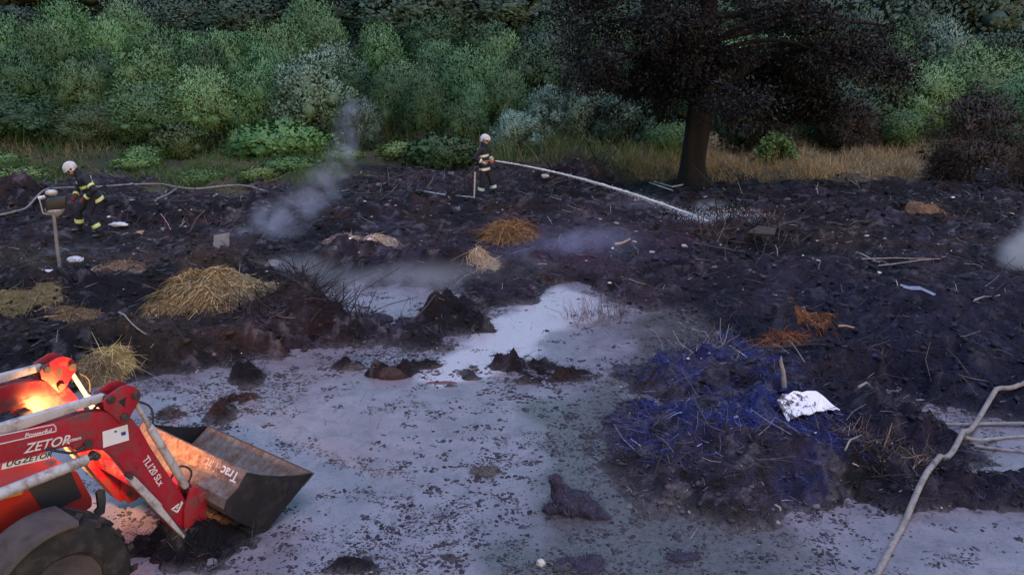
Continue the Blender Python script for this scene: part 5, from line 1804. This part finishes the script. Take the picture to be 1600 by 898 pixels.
# ------------------------------------------------------------------ smoke, steam, spray
def smoke(name, pts, dens, label, col=(.86, .87, .97), scale=1.2, seed=0, edge=.5):
    """pts: (x, y, z, rx, ry, rz) ellipsoids merged; the density fades from their centres"""
    cx = sum(p[0] for p in pts) / len(pts); cy = sum(p[1] for p in pts) / len(pts); cz = sum(p[2] for p in pts) / len(pts)
    bm = bmesh.new()
    for p in pts:
        bmesh.ops.create_icosphere(bm, subdivisions=2, radius=1.06, matrix=Matrix.Translation((p[0] - cx, p[1] - cy, p[2] - cz)) @ Matrix.Diagonal((p[3], p[4], p[5], 1)))
    o = obj(name, bm, None, None)
    md = o.modifiers.new('r', 'REMESH'); md.mode = 'VOXEL'; md.voxel_size = .10
    dg = bpy.context.evaluated_depsgraph_get()
    me = bpy.data.meshes.new_from_object(o.evaluated_get(dg))
    bpy.data.objects.remove(o)
    m = bpy.data.materials.new(name)
    m.use_nodes = True
    N, Lk = m.node_tree.nodes, m.node_tree.links
    N.remove(N['Principled BSDF'])
    pv = N.new('ShaderNodeVolumePrincipled')
    pv.inputs['Color'].default_value = (*col, 1)
    pv.inputs['Anisotropy'].default_value = .2
    tc = N.new('ShaderNodeTexCoord')
    acc = None
    for p in pts:
        mp = N.new('ShaderNodeVectorMath'); mp.operation = 'SUBTRACT'
        Lk.new(tc.outputs['Object'], mp.inputs[0]); mp.inputs[1].default_value = (p[0] - cx, p[1] - cy, p[2] - cz)
        dv = N.new('ShaderNodeVectorMath'); dv.operation = 'DIVIDE'
        Lk.new(mp.outputs[0], dv.inputs[0]); dv.inputs[1].default_value = (p[3], p[4], p[5])
        ln = N.new('ShaderNodeVectorMath'); ln.operation = 'LENGTH'
        Lk.new(dv.outputs[0], ln.inputs[0])
        r = N.new('ShaderNodeMapRange'); r.interpolation_type = 'SMOOTHSTEP'
        r.inputs[1].default_value, r.inputs[2].default_value, r.inputs[3].default_value, r.inputs[4].default_value = 1.0, .0, 0, 1
        Lk.new(ln.outputs['Value'], r.inputs[0])
        if acc is None: acc = r.outputs[0]
        else:
            mx = N.new('ShaderNodeMath'); mx.operation = 'ADD'; mx.use_clamp = True
            Lk.new(acc, mx.inputs[0]); Lk.new(r.outputs[0], mx.inputs[1]); acc = mx.outputs[0]
    nz = N.new('ShaderNodeTexNoise')
    nz.noise_dimensions = '4D'
    nz.inputs['W'].default_value = seed
    nz.inputs['Scale'].default_value = scale
    nz.inputs['Detail'].default_value = 4
    nz.inputs['Distortion'].default_value = .8
    Lk.new(tc.outputs['Object'], nz.inputs['Vector'])
    rn = N.new('ShaderNodeMapRange')
    rn.inputs[1].default_value, rn.inputs[2].default_value, rn.inputs[3].default_value, rn.inputs[4].default_value = .40, .68, 0, dens
    Lk.new(nz.outputs[0], rn.inputs[0])
    mu = N.new('ShaderNodeMath'); mu.operation = 'MULTIPLY'
    Lk.new(acc, mu.inputs[0]); Lk.new(rn.outputs[0], mu.inputs[1])
    Lk.new(mu.outputs[0], pv.inputs['Density'])
    Lk.new(pv.outputs[0], N['Material Output'].inputs['Volume'])
    return obj(name, me, m, None, label=label, kind='stuff').__setattr__('location', (cx, cy, cz))
def sp(px, py, Y, rx, ry, rz):
    p = at(px, py, Y)
    return (p[0], p[1], p[2], rx, ry, rz)
smoke('smoke', [sp(350, 400, 17.4, .9, .6, .4), sp(385, 382, 17.6, 1.0, .7, .55), sp(430, 350, 17.8, 1.0, .7, .7), sp(470, 322, 18, .8, .6, .6), sp(505, 290, 18.2, .7, .5, .7), sp(530, 255, 18.4, .55, .45, .8), sp(540, 220, 18.6, .42, .4, .8), sp(548, 180, 18.8, .3, .3, .6)],
      1.7, 'wisp of smoke climbing from behind the golden straw heap', seed=1, scale=2.2, col=(.74, .77, .97))
smoke('smoke', [sp(1600, 405, 15.5, .65, .7, .85), sp(1650, 375, 15.6, .9, .8, 1.0), sp(1605, 455, 15.3, .45, .5, .5)], 9.0, 'dense white smoke at the right edge', seed=2, scale=1.3)
smoke('smoke', [sp(1175, 348, 21.5, 1.5, .8, .40), sp(1250, 352, 20.5, 1.0, .7, .35), sp(1110, 330, 21.2, .9, .5, .40)], 4.2, 'low mist of spray where the water jet hits the ground', seed=3, scale=1.5)
smoke('smoke', [sp(560, 455, 14.2, 1.7, 1.1, .5), sp(470, 430, 14.8, 1.2, .9, .5), sp(660, 440, 14.4, 1.4, 1.0, .5), sp(780, 430, 14.8, 1.5, 1.0, .5)], 1.5, 'thin low smoke drifting over the small pool and the middle mounds', seed=4, scale=.9)
smoke('smoke', [sp(930, 385, 16.5, 1.8, 1.2, .6), sp(850, 405, 16.0, 1.4, 1.0, .5), sp(1010, 430, 15.5, 1.7, 1.1, .5), sp(960, 450, 15.0, 1.4, 1.0, .4)], 1.6, 'faint bluish smoke over the ground in the middle of the field', seed=5, scale=.9, col=(.62, .66, .99))
smoke('smoke', [sp(150, 405, 16.3, 1.7, .8, .35), sp(50, 415, 16.0, 1.4, .8, .35)], 1.6, 'thin ground smoke left of the golden straw heap', seed=6, scale=1.1)
smoke('smoke', [sp(1000, 330, 21, 1.6, .8, .5), sp(880, 350, 19.5, 1.4, .8, .5), sp(1090, 420, 16.5, 1.6, 1.0, .45)], 1.2, 'faint drifting haze between the jet and the pool', seed=9, scale=.8, col=(.72, .74, .99))
smoke('smoke', [sp(1150, 620, 9.6, .9, .7, .35), sp(1210, 720, 8.2, .9, .7, .35)], .5, 'blue smoke hanging thinly over the blue heap', seed=8, scale=1.4, col=(.35, .42, .99))
# ------------------------------------------------------------------ single things lying about
M_palewood = mat('weathered_wood', (.24, .21, .21), .8, var=.3, vscale=9, bump=.003, bscale=40)
M_darkwood = mat('charred_wood', (.035, .028, .032), .9, var=.4, vscale=9, bump=.004, bscale=30)
M_tanwood = mat('tan_wood', (.42, .25, .15), .8, var=.2, vscale=9)
M_galv = mat('galvanised_tube', (.42, .41, .44), .5, metal=.2, var=.2, vscale=12)
M_dullwhite = mat('dirty_white_plastic', (.60, .58, .63), .55, var=.1, vscale=8, dirt=(.07, .055, .075), dscale=9, damt=.35)
M_ash = mat('grey_board', (.26, .23, .25), .85, var=.2, vscale=8, bump=.003)
M_hosegrey = mat('pale_grey_hose', (.22, .20, .21), .7, var=.22, vscale=14, dirt=(.12, .10, .11), dscale=6, damt=.5, bump=.002, bscale=50)
M_bluegrey = mat('blue_grey_metal', (.20, .22, .33), .4, metal=.4, var=.2, vscale=10)
M_dung = mat('dung_lump', (.028, .024, .050), .95, var=.5, vscale=14, bump=.03, bscale=26)

def lying_tube(name, pts, r, m, label, cat, n=8, sm=40, lay=True, **k):
    P = [Vector(p) for p in pts]
    o = P[0].copy()
    bm = bmesh.new()
    q = spline([p - o for p in P], sm) if sm else [p - o for p in P]
    if lay:                       # rests on the bumps below it
        rad_ = r[0] if isinstance(r, tuple) else r
        zs = [max(gz(p.x + o.x + a, p.y + o.y + b) for a in (-.05, .05) for b in (-.05, .05)) + rad_ for p in q]
        zs = [max(z, 0 + rad_ * .6) for z in zs]
        for _ in range(6):
            zs = [max(zs[i], .5 * (zs[max(i - 1, 0)] + zs[min(i + 1, len(zs) - 1)])) for i in range(len(zs))]
        for p, z in zip(q, zs): p.z = z - o.z
    rr = [r[0] + (r[1] - r[0]) * i / (len(q) - 1) for i in range(len(q))] if isinstance(r, tuple) else r
    add_tube(bm, q, rr, n)
    finish(bm, 0, smooth=True)
    ob = obj(name, bm, m, None, label=label, cat=cat, **k)
    ob.location = o
    return ob
def g(px, py, dz=.02): return on(px, py, dz)
# big hose bottom right
lying_tube('suction_hose', [g(1360, 925, .03), g(1380, 885, .05), g(1402, 845, .08), g(1440, 778, .10), g(1492, 712, .12), g(1538, 650, .10), g(1585, 624, .10), g(1640, 606, .08)], .030, M_hosegrey,
           'thick pale grey hose curving up the bottom right of the pool', 'hose', 14, 70)
lying_tube('long_pole', [g(1455, 674, .03), g(1530, 672, .04), g(1640, 672, .05)], .022, M_hosegrey, 'thin straight grey pole lying behind the thick hose, the rear one', 'pole', 8, 12)
lying_tube('long_pole', [g(1505, 699, .05), g(1560, 693, .08), g(1640, 686, .05)], .020, M_palewood, 'pale wooden pole crossing behind the thick hose, the middle one', 'pole', 8, 12)
lying_tube('long_pole', [g(1520, 703, .03), g(1575, 712, .04), g(1640, 719, .03)], .018, M_hosegrey, 'thin grey pole at the right edge, the front one of three', 'pole', 8, 12)
lying_tube('field_hose', [g(-60, 352, .05), g(20, 338, .05), g(60, 312, .10), g(120, 304, .14), g(190, 298, .12), g(240, 295, .10), g(300, 300, .08), g(370, 300, .06), g(434, 309, .05)], .028, M_hosegrey,
           'long pale hose lying across the left behind the bending firefighter', 'hose', 10, 60)
# thin poles and branches
for a, b, r, m, lab in (((243, 318), (276, 298), .03, M_palewood, 'pale split branch right of the bending firefighter'),
                        ((1308, 521), (1334, 515), .018, M_tanwood, 'short pinkish stick right of the rusty straw'),
                        ((1337, 636), (1365, 640), .018, M_palewood, 'short pale plank end right of the white plastic sheet'),
                        ((1345, 411), (1470, 404), .013, M_palewood, 'long straight pale stick of the bundle on the right, the upper'),
                        ((1372, 417), (1462, 410), .013, M_palewood, 'shorter straight stick of the bundle on the right, the lower'),
                        ((1338, 402), (1375, 406), .020, M_palewood, 'stubby pale stick at the left end of the stick bundle'),
                        ((1520, 478), (1560, 470), .018, M_palewood, 'pale stick under the smoke at the right edge'),
                        ((1085, 378), (1165, 396), .030, M_darkwood, 'dark branch below the place where the jet lands'),
                        ((1190, 545), (1290, 548), .022, M_darkwood, 'grey branch lying over the top of the blue heap'),
                        ((1265, 690), (1330, 740), .014, M_darkwood, 'thin dark branch on the right flank of the blue heap'),
                        ((1320, 706), (1340, 716), .010, M_palewood, 'tiny pale stick on the reddish mound right of the blue heap'),
                        ((1250, 600), (1248, 640), .010, M_darkwood, 'upright dark twig just above the white plastic sheet'),
                        ((380, 480), (470, 448), .016, M_darkwood, 'long dark twig sticking out of the brush pile to the upper right'),
                        ((640, 508), (700, 500), .016, M_darkwood, 'dark stick on the mound between the two pools'),
                        ((195, 548), (230, 532), .012, M_palewood, 'thin pale twig right of the small straw tuft'),
                        ((70, 495), (120, 505), .014, M_tanwood, 'reddish twig on the left bank'),
                        ((960, 390), (985, 376), .030, M_tanwood, 'pink splintered stick in the middle of the burnt field'),
                        ((1210, 795), (1218, 810), .012, M_palewood, 'small pale stick standing at the foot of the blue heap')):
    p, q = g(*a), g(*b, .06)
    mid = p.lerp(q, .5) + Vector((random.uniform(-.03, .03), 0, .03))
    lying_tube('branch', [p, mid, q], (r, r * .6), m, lab, 'branch', 7, 8)
# bent tubes
lying_tube('bent_tube_frame', [g(650, 300, .05), g(672, 304, .06), g(700, 309, .07), g(741, 312, .06), g(741, 312, .06) + Vector((.015, 0, .35)), g(741, 312, .06) + Vector((.03, 0, .68))], .022, M_galv, 'bent square metal tube frame standing beside the legs of the firefighter with the jet', 'metal frame', 8, 0, lay=False)
p = g(716, 250, .05)
lying_tube('chair_frame', [p + Vector((-.02, 0, .22)), p + Vector((.26, .05, .12)), p + Vector((.42, .1, .24)), p + Vector((.18, .1, .40))], .018, M_galv, 'small bent pale tube like a chair frame behind the standing firefighter', 'metal frame', 8, 0, lay=False)
lying_tube('bent_rod', [g(1010, 288, .08), g(1028, 294, .08), g(1052, 301, .06)], .022, M_galv, 'pale bent rod in front of the big trunk, the left one', 'rod', 6, 0, lay=False)
lying_tube('bent_rod', [g(1022, 290, .12), g(1050, 297, .10), g(1085, 291, .12), g(1100, 297, .05)], .022, M_galv, 'pale bent rod in front of the big trunk, the right one', 'rod', 6, 0, lay=False)
lying_tube('corner_frame', [g(740, 516, .04), g(766, 503, .05), g(752, 495, .05)], .020, M_darkwood, 'dark right angled frame corner lying at the edge of the clear water', 'frame', 6, 0, lay=False)

def slab(name, pts, th, m, label, cat, parent=None, bev=.004):
    """a thin board through four or more points, thick by th, a little bent"""
    P = [Vector(p) for p in pts]
    c = sum(P, Vector()) / len(P)
    nrm = (P[1] - P[0]).cross(P[2] - P[0]).normalized()
    bm = bmesh.new()
    a = [bm.verts.new(p - c) for p in P]
    b = [bm.verts.new(p - c - nrm * th) for p in P]
    bm.faces.new(a); bm.faces.new(b[::-1])
    for i in range(len(P)):
        j = (i + 1) % len(P)
        bm.faces.new((a[j], a[i], b[i], b[j]))
    finish(bm, bev)
    o = obj(name, bm, m, parent, label=label, cat=cat)
    o.location = c
    return o
b = g(345, 392)
slab('grey_board', [b + Vector(v) for v in ((-.17, 0, -.02), (.16, .03, -.02), (.20, .06, .36), (-.13, .05, .30))], .02, M_ash, 'square grey board standing up behind the golden straw heap', 'board')
b = g(216, 372)
slab('wood_offcut', [b + Vector(v) for v in ((-.12, 0, .02), (.04, -.02, -.02), (.15, .03, .16), (-.02, .04, .14))], .025, M_tanwood, 'tan wooden offcut on the dark slope right of the bending firefighter', 'wood piece')
b = g(1190, 364)
slab('charred_slab', [b + Vector(v) for v in ((-.35, -.05, .0), (.24, -.12, -.03), (.34, .06, .08), (-.05, .12, .12))], .05, M_darkwood, 'flat dark slab lying below the spray of the jet', 'slab')
b = g(425, 418)
slab('grey_board', [b + Vector(v) for v in ((-.14, -.1, .02), (.14, -.07, .04), (.20, .10, .10), (-.06, .12, .12))], .02, mat('dull_brown_board', (.13, .11, .12), .9, var=.3, vscale=9), 'flat grey board lying right of the golden straw heap', 'board')
# bent strip of metal
def bent_strip():
    b = g(1435, 468)
    bm = bmesh.new()
    for dy, w_ in ((0, .045), (.10, .035)):
        add_tube(bm, [(-.22, .10 + dy, .10), (-.10, .05 + dy, .08), (.02, -.02 + dy, .10), (.16, -.16 + dy, .05)], [(.012, w_)] * 4, 8, up=(0, 0, 1))
    finish(bm, 0, smooth=True)
    o = obj('bent_metal_strip', bm, M_bluegrey, None, label='bent pale blue metal strip on the dark ground at the right', cat='metal strip')
    o.location = b + Vector((0, 0, .06))
bent_strip()
# white broken plastic sheet
def sheet():
    b = g(1258, 662, .17)
    k = b.y / FPX * 1.03
    tilt = R(24)
    P = []
    for px, py in ((1208, 655), (1222, 643), (1250, 637), (1283, 634), (1296, 648), (1311, 666), (1290, 667), (1262, 674), (1238, 677), (1218, 686), (1213, 672)):
        u, v = (px - 1258) * k, (662 - py) * k / math.sin(R(26) + tilt)
        P.append(Vector((b.x + u, b.y + v * math.cos(tilt), b.z + v * math.sin(tilt))))
    c = sum(P, Vector()) / len(P)
    bm = bmesh.new()
    # grid clipped to the outline, so that it can bulge
    xs = [p[0] for p in P]; ys_ = [p[1] for p in P]; zs = [p[2] for p in P]
    poly = [(p[0], p[1]) for p in P]
    A_ = np.array([[p[0], p[1], 1] for p in P]); co, *_ = np.linalg.lstsq(A_, np.array(zs), rcond=None)
    a = [bm.verts.new((p[0] - c.x, p[1] - c.y, p[2] - c.z)) for p in P]
    f = bm.faces.new(a)
    bmesh.ops.triangulate(bm, faces=[f])
    bmesh.ops.subdivide_edges(bm, edges=bm.edges[:], cuts=3, use_grid_fill=True)
    for v in bm.verts:
        q = v.co
        v.co.z += .02 * math.sin(q.x * 14) * math.cos(q.y * 11) + .012 * math.sin(q.x * 33 + q.y * 20)
    bmesh.ops.solidify(bm, geom=bm.faces[:], thickness=.012)
    finish(bm, 0, smooth=True, ang=50)
    m = mat('burnt_white_plastic', (.74, .72, .80), .5, var=.06, vscale=8, dirt=(.05, .04, .06), dscale=13, damt=.0)
    # charring grows towards the left half of the sheet
    N, Lk = m.node_tree.nodes, m.node_tree.links
    tc = [n for n in N if n.type == 'TEX_COORD'][0]
    sx_ = N.new('ShaderNodeSeparateXYZ'); Lk.new(tc.outputs['Object'], sx_.inputs[0])
    noises = [n for n in N if n.type == 'TEX_NOISE']
    n2 = max(noises, key=lambda n: n.inputs['Scale'].default_value)
    r2 = [l.to_node for l in n2.outputs[0].links][0]
    ad = N.new('ShaderNodeMath'); ad.operation = 'MULTIPLY_ADD'
    Lk.new(sx_.outputs['X'], ad.inputs[0]); ad.inputs[1].default_value = -.34; Lk.new(n2.outputs[0], ad.inputs[2])
    Lk.new(ad.outputs[0], r2.inputs[0])
    r2.inputs[1].default_value, r2.inputs[2].default_value = .53, .60
    o = obj('plastic_sheet', bm, m, None, label='broken white plastic sheet charred on its left half, lying on the blue grey heap', cat='plastic sheet')
    dz = max(gz(p[0], p[1]) for p in P) 
    o.location = c
    # lower end on the ground, lifted until no corner is buried
    o.location.z += max(0, min(.05, max(gz(p[0], p[1]) - p[2] for p in P)))
sheet()

# standing driftwood
def driftwood():
    b = g(1224, 606)
    bm = bmesh.new()
    add_tube(bm, [(.02, 0, -.1), (0, 0, .05), (-.02, .02, .20), (-.055, .04, .33), (-.05, .04, .38)], [.030, .034, .026, .020, .006], 8)
    add_tube(bm, [(-.02, .0, .10), (.01, .03, .2)], [.018, .006], 6)
    finish(bm, 0, smooth=True)
    o = obj('driftwood', bm, M_palewood, None, label='pale split stump of wood standing upright above the blue heap', cat='wood stump')
    o.location = b
driftwood()

# post with a dark bin, a grey bowl and a white lump
def tool_post():
    b = g(93, 416)
    root = empty('wooden_post', b, label='leaning pale wooden post with its foot in the mud left of the bending firefighter', cat='post')
    k = b.y / FPX
    tube_part('shaft', [(0, 0, -.1), (.02, 0, .4), (.06, 0, 1.02)], [.036, .034, .030], M_palewood, root, 8)
    bw = empty('upturned_bin', b + Vector((.06, .1, .98)), .45, label='dark upturned bin with a grey bowl and white handles on top of the leaning post', cat='bin')
    bm = bmesh.new()
    add_prism(bm, [(-.17, .10), (.18, .14), (.20, .33), (-.13, .31)], -.14, .14)
    finish(bm, .02, 2, smooth=True)
    obj('bin', bm, M_black, bw)
    bm = bmesh.new()
    add_tube(bm, [(-.02, 0, -.04), (-.02, 0, .02), (-.02, 0, .09), (-.02, 0, .12)], [.05, .12, .17, .17], 18)
    finish(bm, .004, smooth=True)
    obj('bowl', bm, M_galv, bw)
    bm = bmesh.new()
    bmesh.ops.create_icosphere(bm, subdivisions=2, radius=.08, matrix=Matrix.Translation((-.03, 0, .43)) @ Matrix.Diagonal((1.4, 1, .8, 1)))
    finish(bm, 0, smooth=True)
    obj('lid', bm, M_galv, bw)
    tube_part('handle', [(-.26, 0, .34), (-.14, 0, .36)], [.04, .03], M_dullwhite, bw, 8)
    tube_part('handle', [(-.24, -.05, .32), (-.22, -.05, .06), (-.02, -.05, -.02)], [.012, .012, .012], M_galv, bw, 6)
tool_post()

# white rags and lumps
def lump(name, px, py, r, m, label, cat, sq=(1, 1, .6), seed=0, sub=3, amp=.28, fr=2.2, dz=0):
    bm = bmesh.new()
    bmesh.ops.create_icosphere(bm, subdivisions=sub, radius=1)
    for v in bm.verts:
        q = v.co.normalized()
        v.co = q * (1 + amp * mnoise.fractal(q * fr + Vector((seed * 3.1, 0, 0)), .8, 2.2, 4))
        v.co = Vector((v.co.x * sq[0], v.co.y * sq[1], v.co.z * sq[2])) * r
    finish(bm, 0, smooth=True, ang=60)
    o = obj(name, bm, m, None, label=label, cat=cat)
    o.location = g(px, py, r * .15 + dz)
    return o
M_stone = mat('pale_stone', (.46, .43, .45), .85, var=.15, vscale=14, bump=.004)
M_rag = mat('white_rag', (.52, .51, .58), .8, var=.15, vscale=9, bump=.01)
M_pinkrag = mat('pinkish_pulp', (.40, .26, .30), .85, var=.4, vscale=22, bump=.012)
lump('white_rag', 72, 428, .16, M_rag, 'white rag on the ground left of the leaning post', 'rag', (1.6, .8, .35), 1)
lump('white_rag', 118, 407, .13, M_rag, 'curved white scrap just right of the foot of the leaning post', 'scrap', (1.3, .7, .5), 2)
lump('white_rag', 144, 354, .13, M_rag, 'white scrap between the boots of the bending firefighter', 'rag', (1.5, .8, .5), 3)
lump('white_rag', 185, 352, .14, M_rag, 'pinkish white scrap right of the bending firefighter\'s boots', 'rag', (1.5, .8, .4), 4)
lump('pale_stone', 845, 881, .045, M_stone, 'small pale stone in the pool at the bottom edge', 'stone', (.9, .8, 1), 5)
lump('pale_pulp', 655, 531, .10, M_pinkrag, 'pinkish pale lump at the water between the two pools', 'lump', (1.3, .9, .6), 6)
lump('pale_pulp', 690, 603, .16, mat('reddish_pulp', (.11, .05, .065), .8, var=.4, vscale=14, bump=.01), 'reddish ragged lump lying in the foam in the middle of the pool', 'lump', (1.7, .6, .22), 7)
lump('white_chip', 1366, 427, .08, M_rag, 'bright white chip on the dark ground below the stick bundle', 'chip', (1.6, .6, .4), 8)
lump('white_chip', 1085, 293, .10, M_rag, 'white scrap right at the foot of the big trunk', 'scrap', (1, .8, .6), 9)
lump('pale_stone', 852, 276, .10, M_stone, 'pale stone under the middle of the water jet', 'stone', (1.3, .8, .7), 10)
lump('pale_stone', 240, 289, .13, M_stone, 'flat pale stone in the weeds behind the bending firefighter', 'stone', (1.6, .8, .5), 11)
lump('pale_stone', 320, 282, .12, M_rag, 'small white scrap in the grass above the long hose', 'scrap', (1.5, .8, .4), 12)

# the peaked dung lump in the pool
def dung(px, py, shapes, label, n=1800, m=M_dung, colr=(.035, .030, .055)):
    b = Vector(un(px, py, 0))
    root = empty('dung_lump', b, label=label, cat='dung lump')
    bm = bmesh.new()
    for c, s in shapes:
        bmesh.ops.create_icosphere(bm, subdivisions=3, radius=1, matrix=Matrix.Translation(c) @ Matrix.Diagonal((*s, 1)))
    finish(bm)
    o = obj('lump', bm, None, None)
    md = o.modifiers.new('r', 'REMESH'); md.mode = 'VOXEL'; md.voxel_size = .012; md.use_smooth_shade = True
    dg = bpy.context.evaluated_depsgraph_get()
    me = bpy.data.meshes.new_from_object(o.evaluated_get(dg))
    bpy.data.objects.remove(o)
    for v in me.vertices:
        q = v.co
        k = mnoise.fractal(q * 9 + Vector((px, 0, 0)), .9, 2.1, 5)
        v.co += v.normal * k * .022
    me.update()
    obj('lump', me, m, root)
    co = np.array([v.co[:] for v in me.vertices]); no = np.array([v.normal[:] for v in me.vertices])
    i = rng.integers(0, len(co), n)
    dr = no[i] * .5 + rng.normal(size=(n, 3)) * .6
    cc = np.array(colr) * np.exp(rng.normal(size=(n, 1)) * .6)
    obj('fibres', strands('fibres', co[i], dr, .05 * np.exp(rng.normal(size=n) * .4), np.full(n, .005), cc, 2, .4, .5), M_loose, root, kind='stuff')
dung(893, 796, [((.02, 0, .06), (.19, .14, .14)), ((-.10, .03, .15), (.10, .08, .11)), ((-.15, .04, .25), (.055, .05, .10)), ((-.19, .05, .30), (.036, .034, .05)), ((-.20, -.02, .02), (.09, .08, .06)), ((.17, -.08, .04), (.12, .09, .08)), ((.26, -.14, .0), (.12, .05, .04))],
     'peaked dark violet lump of dung standing alone in the pool')
dung(905, 885, [((0, 0, .0), (.22, .12, .05)), ((.1, .05, .02), (.12, .08, .05))], 'low dark lump of dung in the pool at the bottom edge', 500)
dung(612, 588, [((0, 0, .03), (.20, .14, .10)), ((-.14, .04, .02), (.14, .1, .06)), ((.1, .1, .05), (.14, .1, .07))], 'dark brown lump of dung in the pool below the small water run', 700, mat('brown_dung', (.035, .020, .022), .95, var=.5, vscale=14, bump=.03, bscale=26), (.06, .03, .03))
dung(590, 502, [((0, 0, .03), (.26, .16, .10))], 'dark lump in the middle of the small smoky pool', 500)
dung(756, 737, [((0, 0, .0), (.15, .10, .04)), ((.08, .03, .02), (.08, .06, .03))], 'small olive grey lump in the middle of the lower pool', 500, mat('olive_dung', (.07, .065, .07), .95, var=.5, vscale=20, bump=.02), (.07, .06, .06))
dung(1060, 870, [((0, 0, .0), (.12, .08, .03)), ((.1, 0, .0), (.10, .06, .03))], 'flat dark lump in the mud below the blue heap', 300)

# brush pile of charred sticks
def brush(px, py, n, w, h, label, col, r=.007, ln=.42, flat=.5):
    b = g(px, py)
    root = empty('brush_pile', b, label=label, cat='brush pile')
    a = rng.random(n) * 6.283; q = np.sqrt(rng.random(n)) * w
    X, Y = q * np.cos(a), q * np.sin(a) * .5
    Z = height(X + b[0], Y + b[1])[0] - b[2] + rng.random(n) * h * np.clip(1 - q / w, 0, 1) - .03
    d = rng.normal(size=(n, 3)); d[:, 2] = np.abs(d[:, 2]) * flat + .2
    cc = np.array(col)[None] * np.exp(rng.normal(size=(n, 1)) * .7)
    obj('sticks', sticks('sticks', np.stack([X, Y, Z], 1), d, ln * np.exp(rng.normal(size=n) * .4), r * np.exp(rng.normal(size=n) * .4), cc), M_loose, root, kind='stuff')
brush(470, 512, 420, 1.1, .30, 'black tangle of charred twigs on the mound left of the small pool', (.018, .015, .022))
brush(1120, 570, 110, .75, .10, 'loose grey twigs spread over the rear of the blue heap', (.11, .10, .13), .006, .36)
brush(1130, 740, 90, 1.0, .10, 'thin twigs stuck in the front of the blue heap', (.06, .055, .08), .005, .3)
brush(690, 250, 200, 1.5, .4, 'reddish brown brush heap beyond the field left of the standing firefighter', (.045, .028, .030), .010, .6)
brush(640, 285, 240, 2.4, .15, 'brown twigs and roots spread left of the standing firefighter\'s feet', (.04, .026, .026), .009, .5)
brush(905, 262, 200, 1.3, .4, 'dark brushwood heap in the weeds right of the standing firefighter', (.03, .022, .024), .012, .7)
brush(935, 500, 200, .55, .02, 'burnt reed stalks standing in the clear water', (.07, .05, .06), .003, .34, 2.2)
brush(1380, 700, 240, .8, .1, 'small twigs scattered on the reddish mound right of the blue heap', (.09, .06, .055), .005, .22)
brush(1180, 360, 160, 1.4, .15, 'charred twigs round the dark slab where the jet lands', (.05, .04, .05), .010, .5)
brush(300, 335, 200, 1.8, .1, 'reddish litter of twigs on the slope right of the bending firefighter', (.07, .04, .045), .007, .3)

# ------------------------------------------------------------------ far away: two white vans, a pale house, a small white hut
def van(px, py, Y, rz, label, L_=4.4):
    b = at(px, py, Y)
    root = empty('parked_van', b, rz, label=label, cat='van')
    mw = mat('white_van_paint', (.72, .73, .78), .4)
    prism_part('body', [(-2.2, .35), (2.1, .35), (2.25, .9), (1.75, 1.15), (1.15, 1.9), (-2.1, 1.95), (-2.25, 1.2)], -.9, .9, mw, root, .08)
    prism_part('side_window', [(-1.9, 1.2), (1.3, 1.2), (1.0, 1.7), (-1.9, 1.72)], -.915, -.89, M_visor, root, .01)
    prism_part('side_window', [(-1.9, 1.2), (1.3, 1.2), (1.0, 1.7), (-1.9, 1.72)], .89, .915, M_visor, root, .01)
    for x in (-1.4, 1.35):
        for y in (-.88, .88):
            tube_part('wheel', [(x, y - .1, .34), (x, y + .1, .34)], [.34, .34], M_rubber, root, 14)
van(1525, 82, 118, R(10), 'white van parked far off at the top right, the left one')
van(1563, 88, 118, R(75), 'white van parked far off at the top right, the right one')
def house(px, py, Y, w_, d_, h_, rz, label, wallc, roofc):
    b = at(px, py, Y)
    root = empty('house', b, rz, label=label, cat='house')
    mwall = mat('house_wall', wallc, .8, var=.08, vscale=2)
    mroof = mat('house_roof', roofc, .8, var=.2, vscale=3)
    bm = bmesh.new(); add_prism(bm, [(-w_ / 2, -3), (w_ / 2, -3), (w_ / 2, h_), (0, h_ + w_ * .28), (-w_ / 2, h_)], -d_ / 2, d_ / 2); finish(bm)
    obj('wall', bm, mwall, root)
    for s in (-1, 1):
        prism_part('roof', [(0, h_ + w_ * .28 + .15), (s * (w_ / 2 + .5), h_ - .12), (s * (w_ / 2 + .5), h_ - .30), (0, h_ + w_ * .28 - .02)], -d_ / 2 - .4, d_ / 2 + .4, mroof, root, .02)
    for x in (-w_ * .25, w_ * .25):
        f = prism_part('window', [(x - .55, h_ * .35), (x + .55, h_ * .35), (x + .55, h_ * .75), (x - .55, h_ * .75)], -d_ / 2 - .06, -d_ / 2 + .02, M_white, root, .01)
        prism_part('pane', [(x - .45, h_ * .38), (x + .45, h_ * .38), (x + .45, h_ * .72), (x - .45, h_ * .72)], -d_ / 2 - .075, -d_ / 2 - .05, M_visor, f, .002)
house(206, 30, 98, 5, 6, 3.0, R(8), 'pale house wall showing between the trees at the top left', (.62, .62, .68), (.2, .1, .08))
house(1352, 62, 92, 1.6, 2.2, 1.6, R(-10), 'small white hut seen through the right side of the big crown', (.8, .78, .85), (.5, .5, .55))
